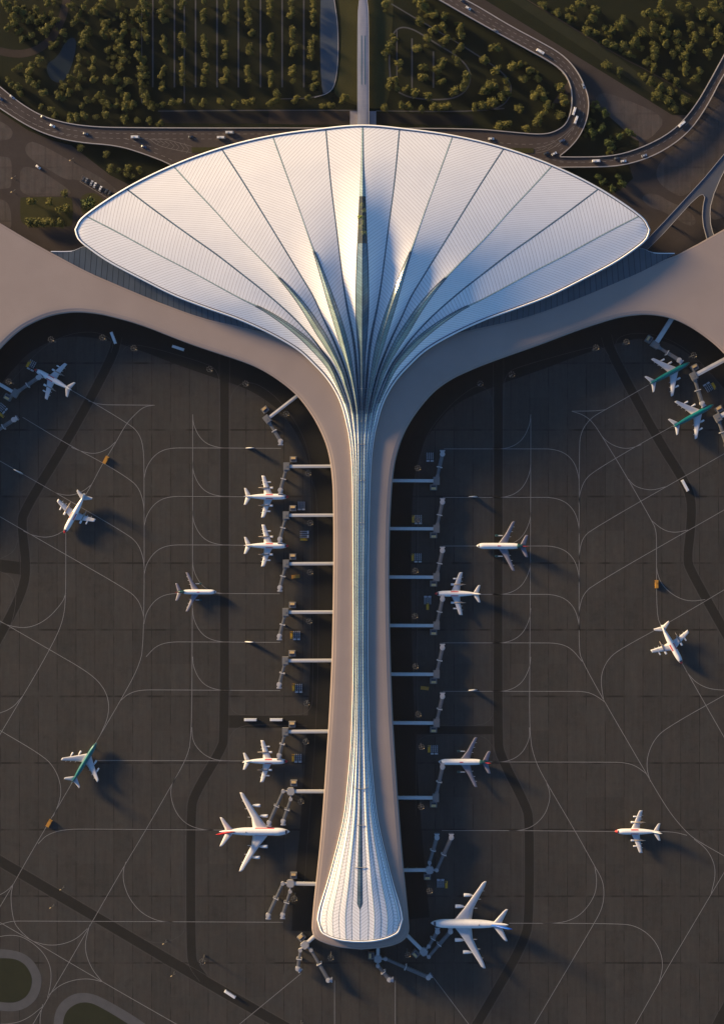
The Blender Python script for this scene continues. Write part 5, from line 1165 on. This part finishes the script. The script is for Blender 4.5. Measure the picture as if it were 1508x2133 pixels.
o = big.build('woodland_trees', M['leaf']); o['kind'] = 'stuff'; o['label'] = 'remaining trees and undergrowth of the dark woods at the upper corners'
for x, y, r in ((753, 428, 5), (758, 440, 5.5), (752, 452, 6), (757, 463, 5.5), (753, 474, 5.5), (758, 485, 5)):
    tree(x, y, r, 'lime-green garden tree glowing under the central skylight of the white roof', 'garden trees under the skylight', CRY, zfun(0, min(range(NF), key=lambda j: abs(GRID[(0, j)][1] - y))) - 6.3)

# volume added to lift the blacks, like a faint veil of air
mb = MB(); mb.box(0, 0, (H + 20 - 1) / 2, 10300, 10300, H + 20 + 1)
hm = bpy.data.materials.new('added_haze'); hm.use_nodes = True; hn = hm.node_tree; hn.nodes.clear()
pv = hn.nodes.new('ShaderNodeVolumePrincipled'); pv.inputs['Density'].default_value = 3.6e-6; pv.inputs['Color'].default_value = (.9, .88, .9, 1); pv.inputs['Anisotropy'].default_value = 0.0
ho = hn.nodes.new('ShaderNodeOutputMaterial'); hn.links.new(pv.outputs[0], ho.inputs['Volume'])
o = mb.build('added_haze', hm); o['kind'] = 'stuff'; o['label'] = 'faint veil of air added to lift the dark tones'
# ================================================================ LIGHT, SKY, CAMERA
AZ, EL = R(32), R(10.5)
d = Vector((math.cos(AZ) * math.cos(EL), -math.sin(AZ) * math.cos(EL), -math.sin(EL)))
sl = bpy.data.lights.new('sun', 'SUN'); sl.energy = 5.0; sl.angle = R(9.5); sl.color = (1.0, .70, .36)
so = bpy.data.objects.new('sun', sl); COL.objects.link(so); so.rotation_euler = d.to_track_quat('-Z', 'Y').to_euler(); so.location = (-400, 300, 300)
w = bpy.data.worlds.new('World'); S.world = w; w.use_nodes = True; nt = w.node_tree
sky = nt.nodes.new('ShaderNodeTexSky'); sky.sky_type = 'NISHITA'; sky.sun_disc = False; sky.sun_elevation = EL
sd_ = -d; sky.sun_rotation = math.atan2(sd_.x, sd_.y)
sky.altitude = 0; sky.air_density = 1.0; sky.dust_density = .6; sky.ozone_density = 1.6
bg = nt.nodes['Background']; bg.inputs['Strength'].default_value = .098
tint = nt.nodes.new('ShaderNodeMix'); tint.data_type = 'RGBA'; tint.blend_type = 'MULTIPLY'; tint.inputs[0].default_value = 1.0; tint.inputs[7].default_value = (.46, .66, .94, 1)   # clear evening sky, camera balanced for warm light
nt.links.new(sky.outputs[0], tint.inputs[6]); nt.links.new(tint.outputs[2], bg.inputs[0])
cd = bpy.data.cameras.new('camera'); co = bpy.data.objects.new('camera', cd); COL.objects.link(co)
co.location = (0, 0, H); co.rotation_euler = (0, 0, 0); cd.sensor_fit = 'VERTICAL'; cd.sensor_height = 24.0; cd.lens = 24.0 * H / (2133 * .5)
cd.clip_start = 5; cd.clip_end = 20000; S.camera = co
S.view_settings.view_transform = 'Standard'; S.view_settings.look = 'None'; S.view_settings.gamma = 1.0; S.view_settings.exposure = 1.22
S.render.engine = 'CYCLES'
try:
    S.cycles.use_denoising = True; S.cycles.max_bounces = 6; S.cycles.diffuse_bounces = 3; S.cycles.glossy_bounces = 3; S.cycles.transparent_max_bounces = 8; S.cycles.caustics_reflective = False; S.cycles.caustics_refractive = False
except Exception: pass
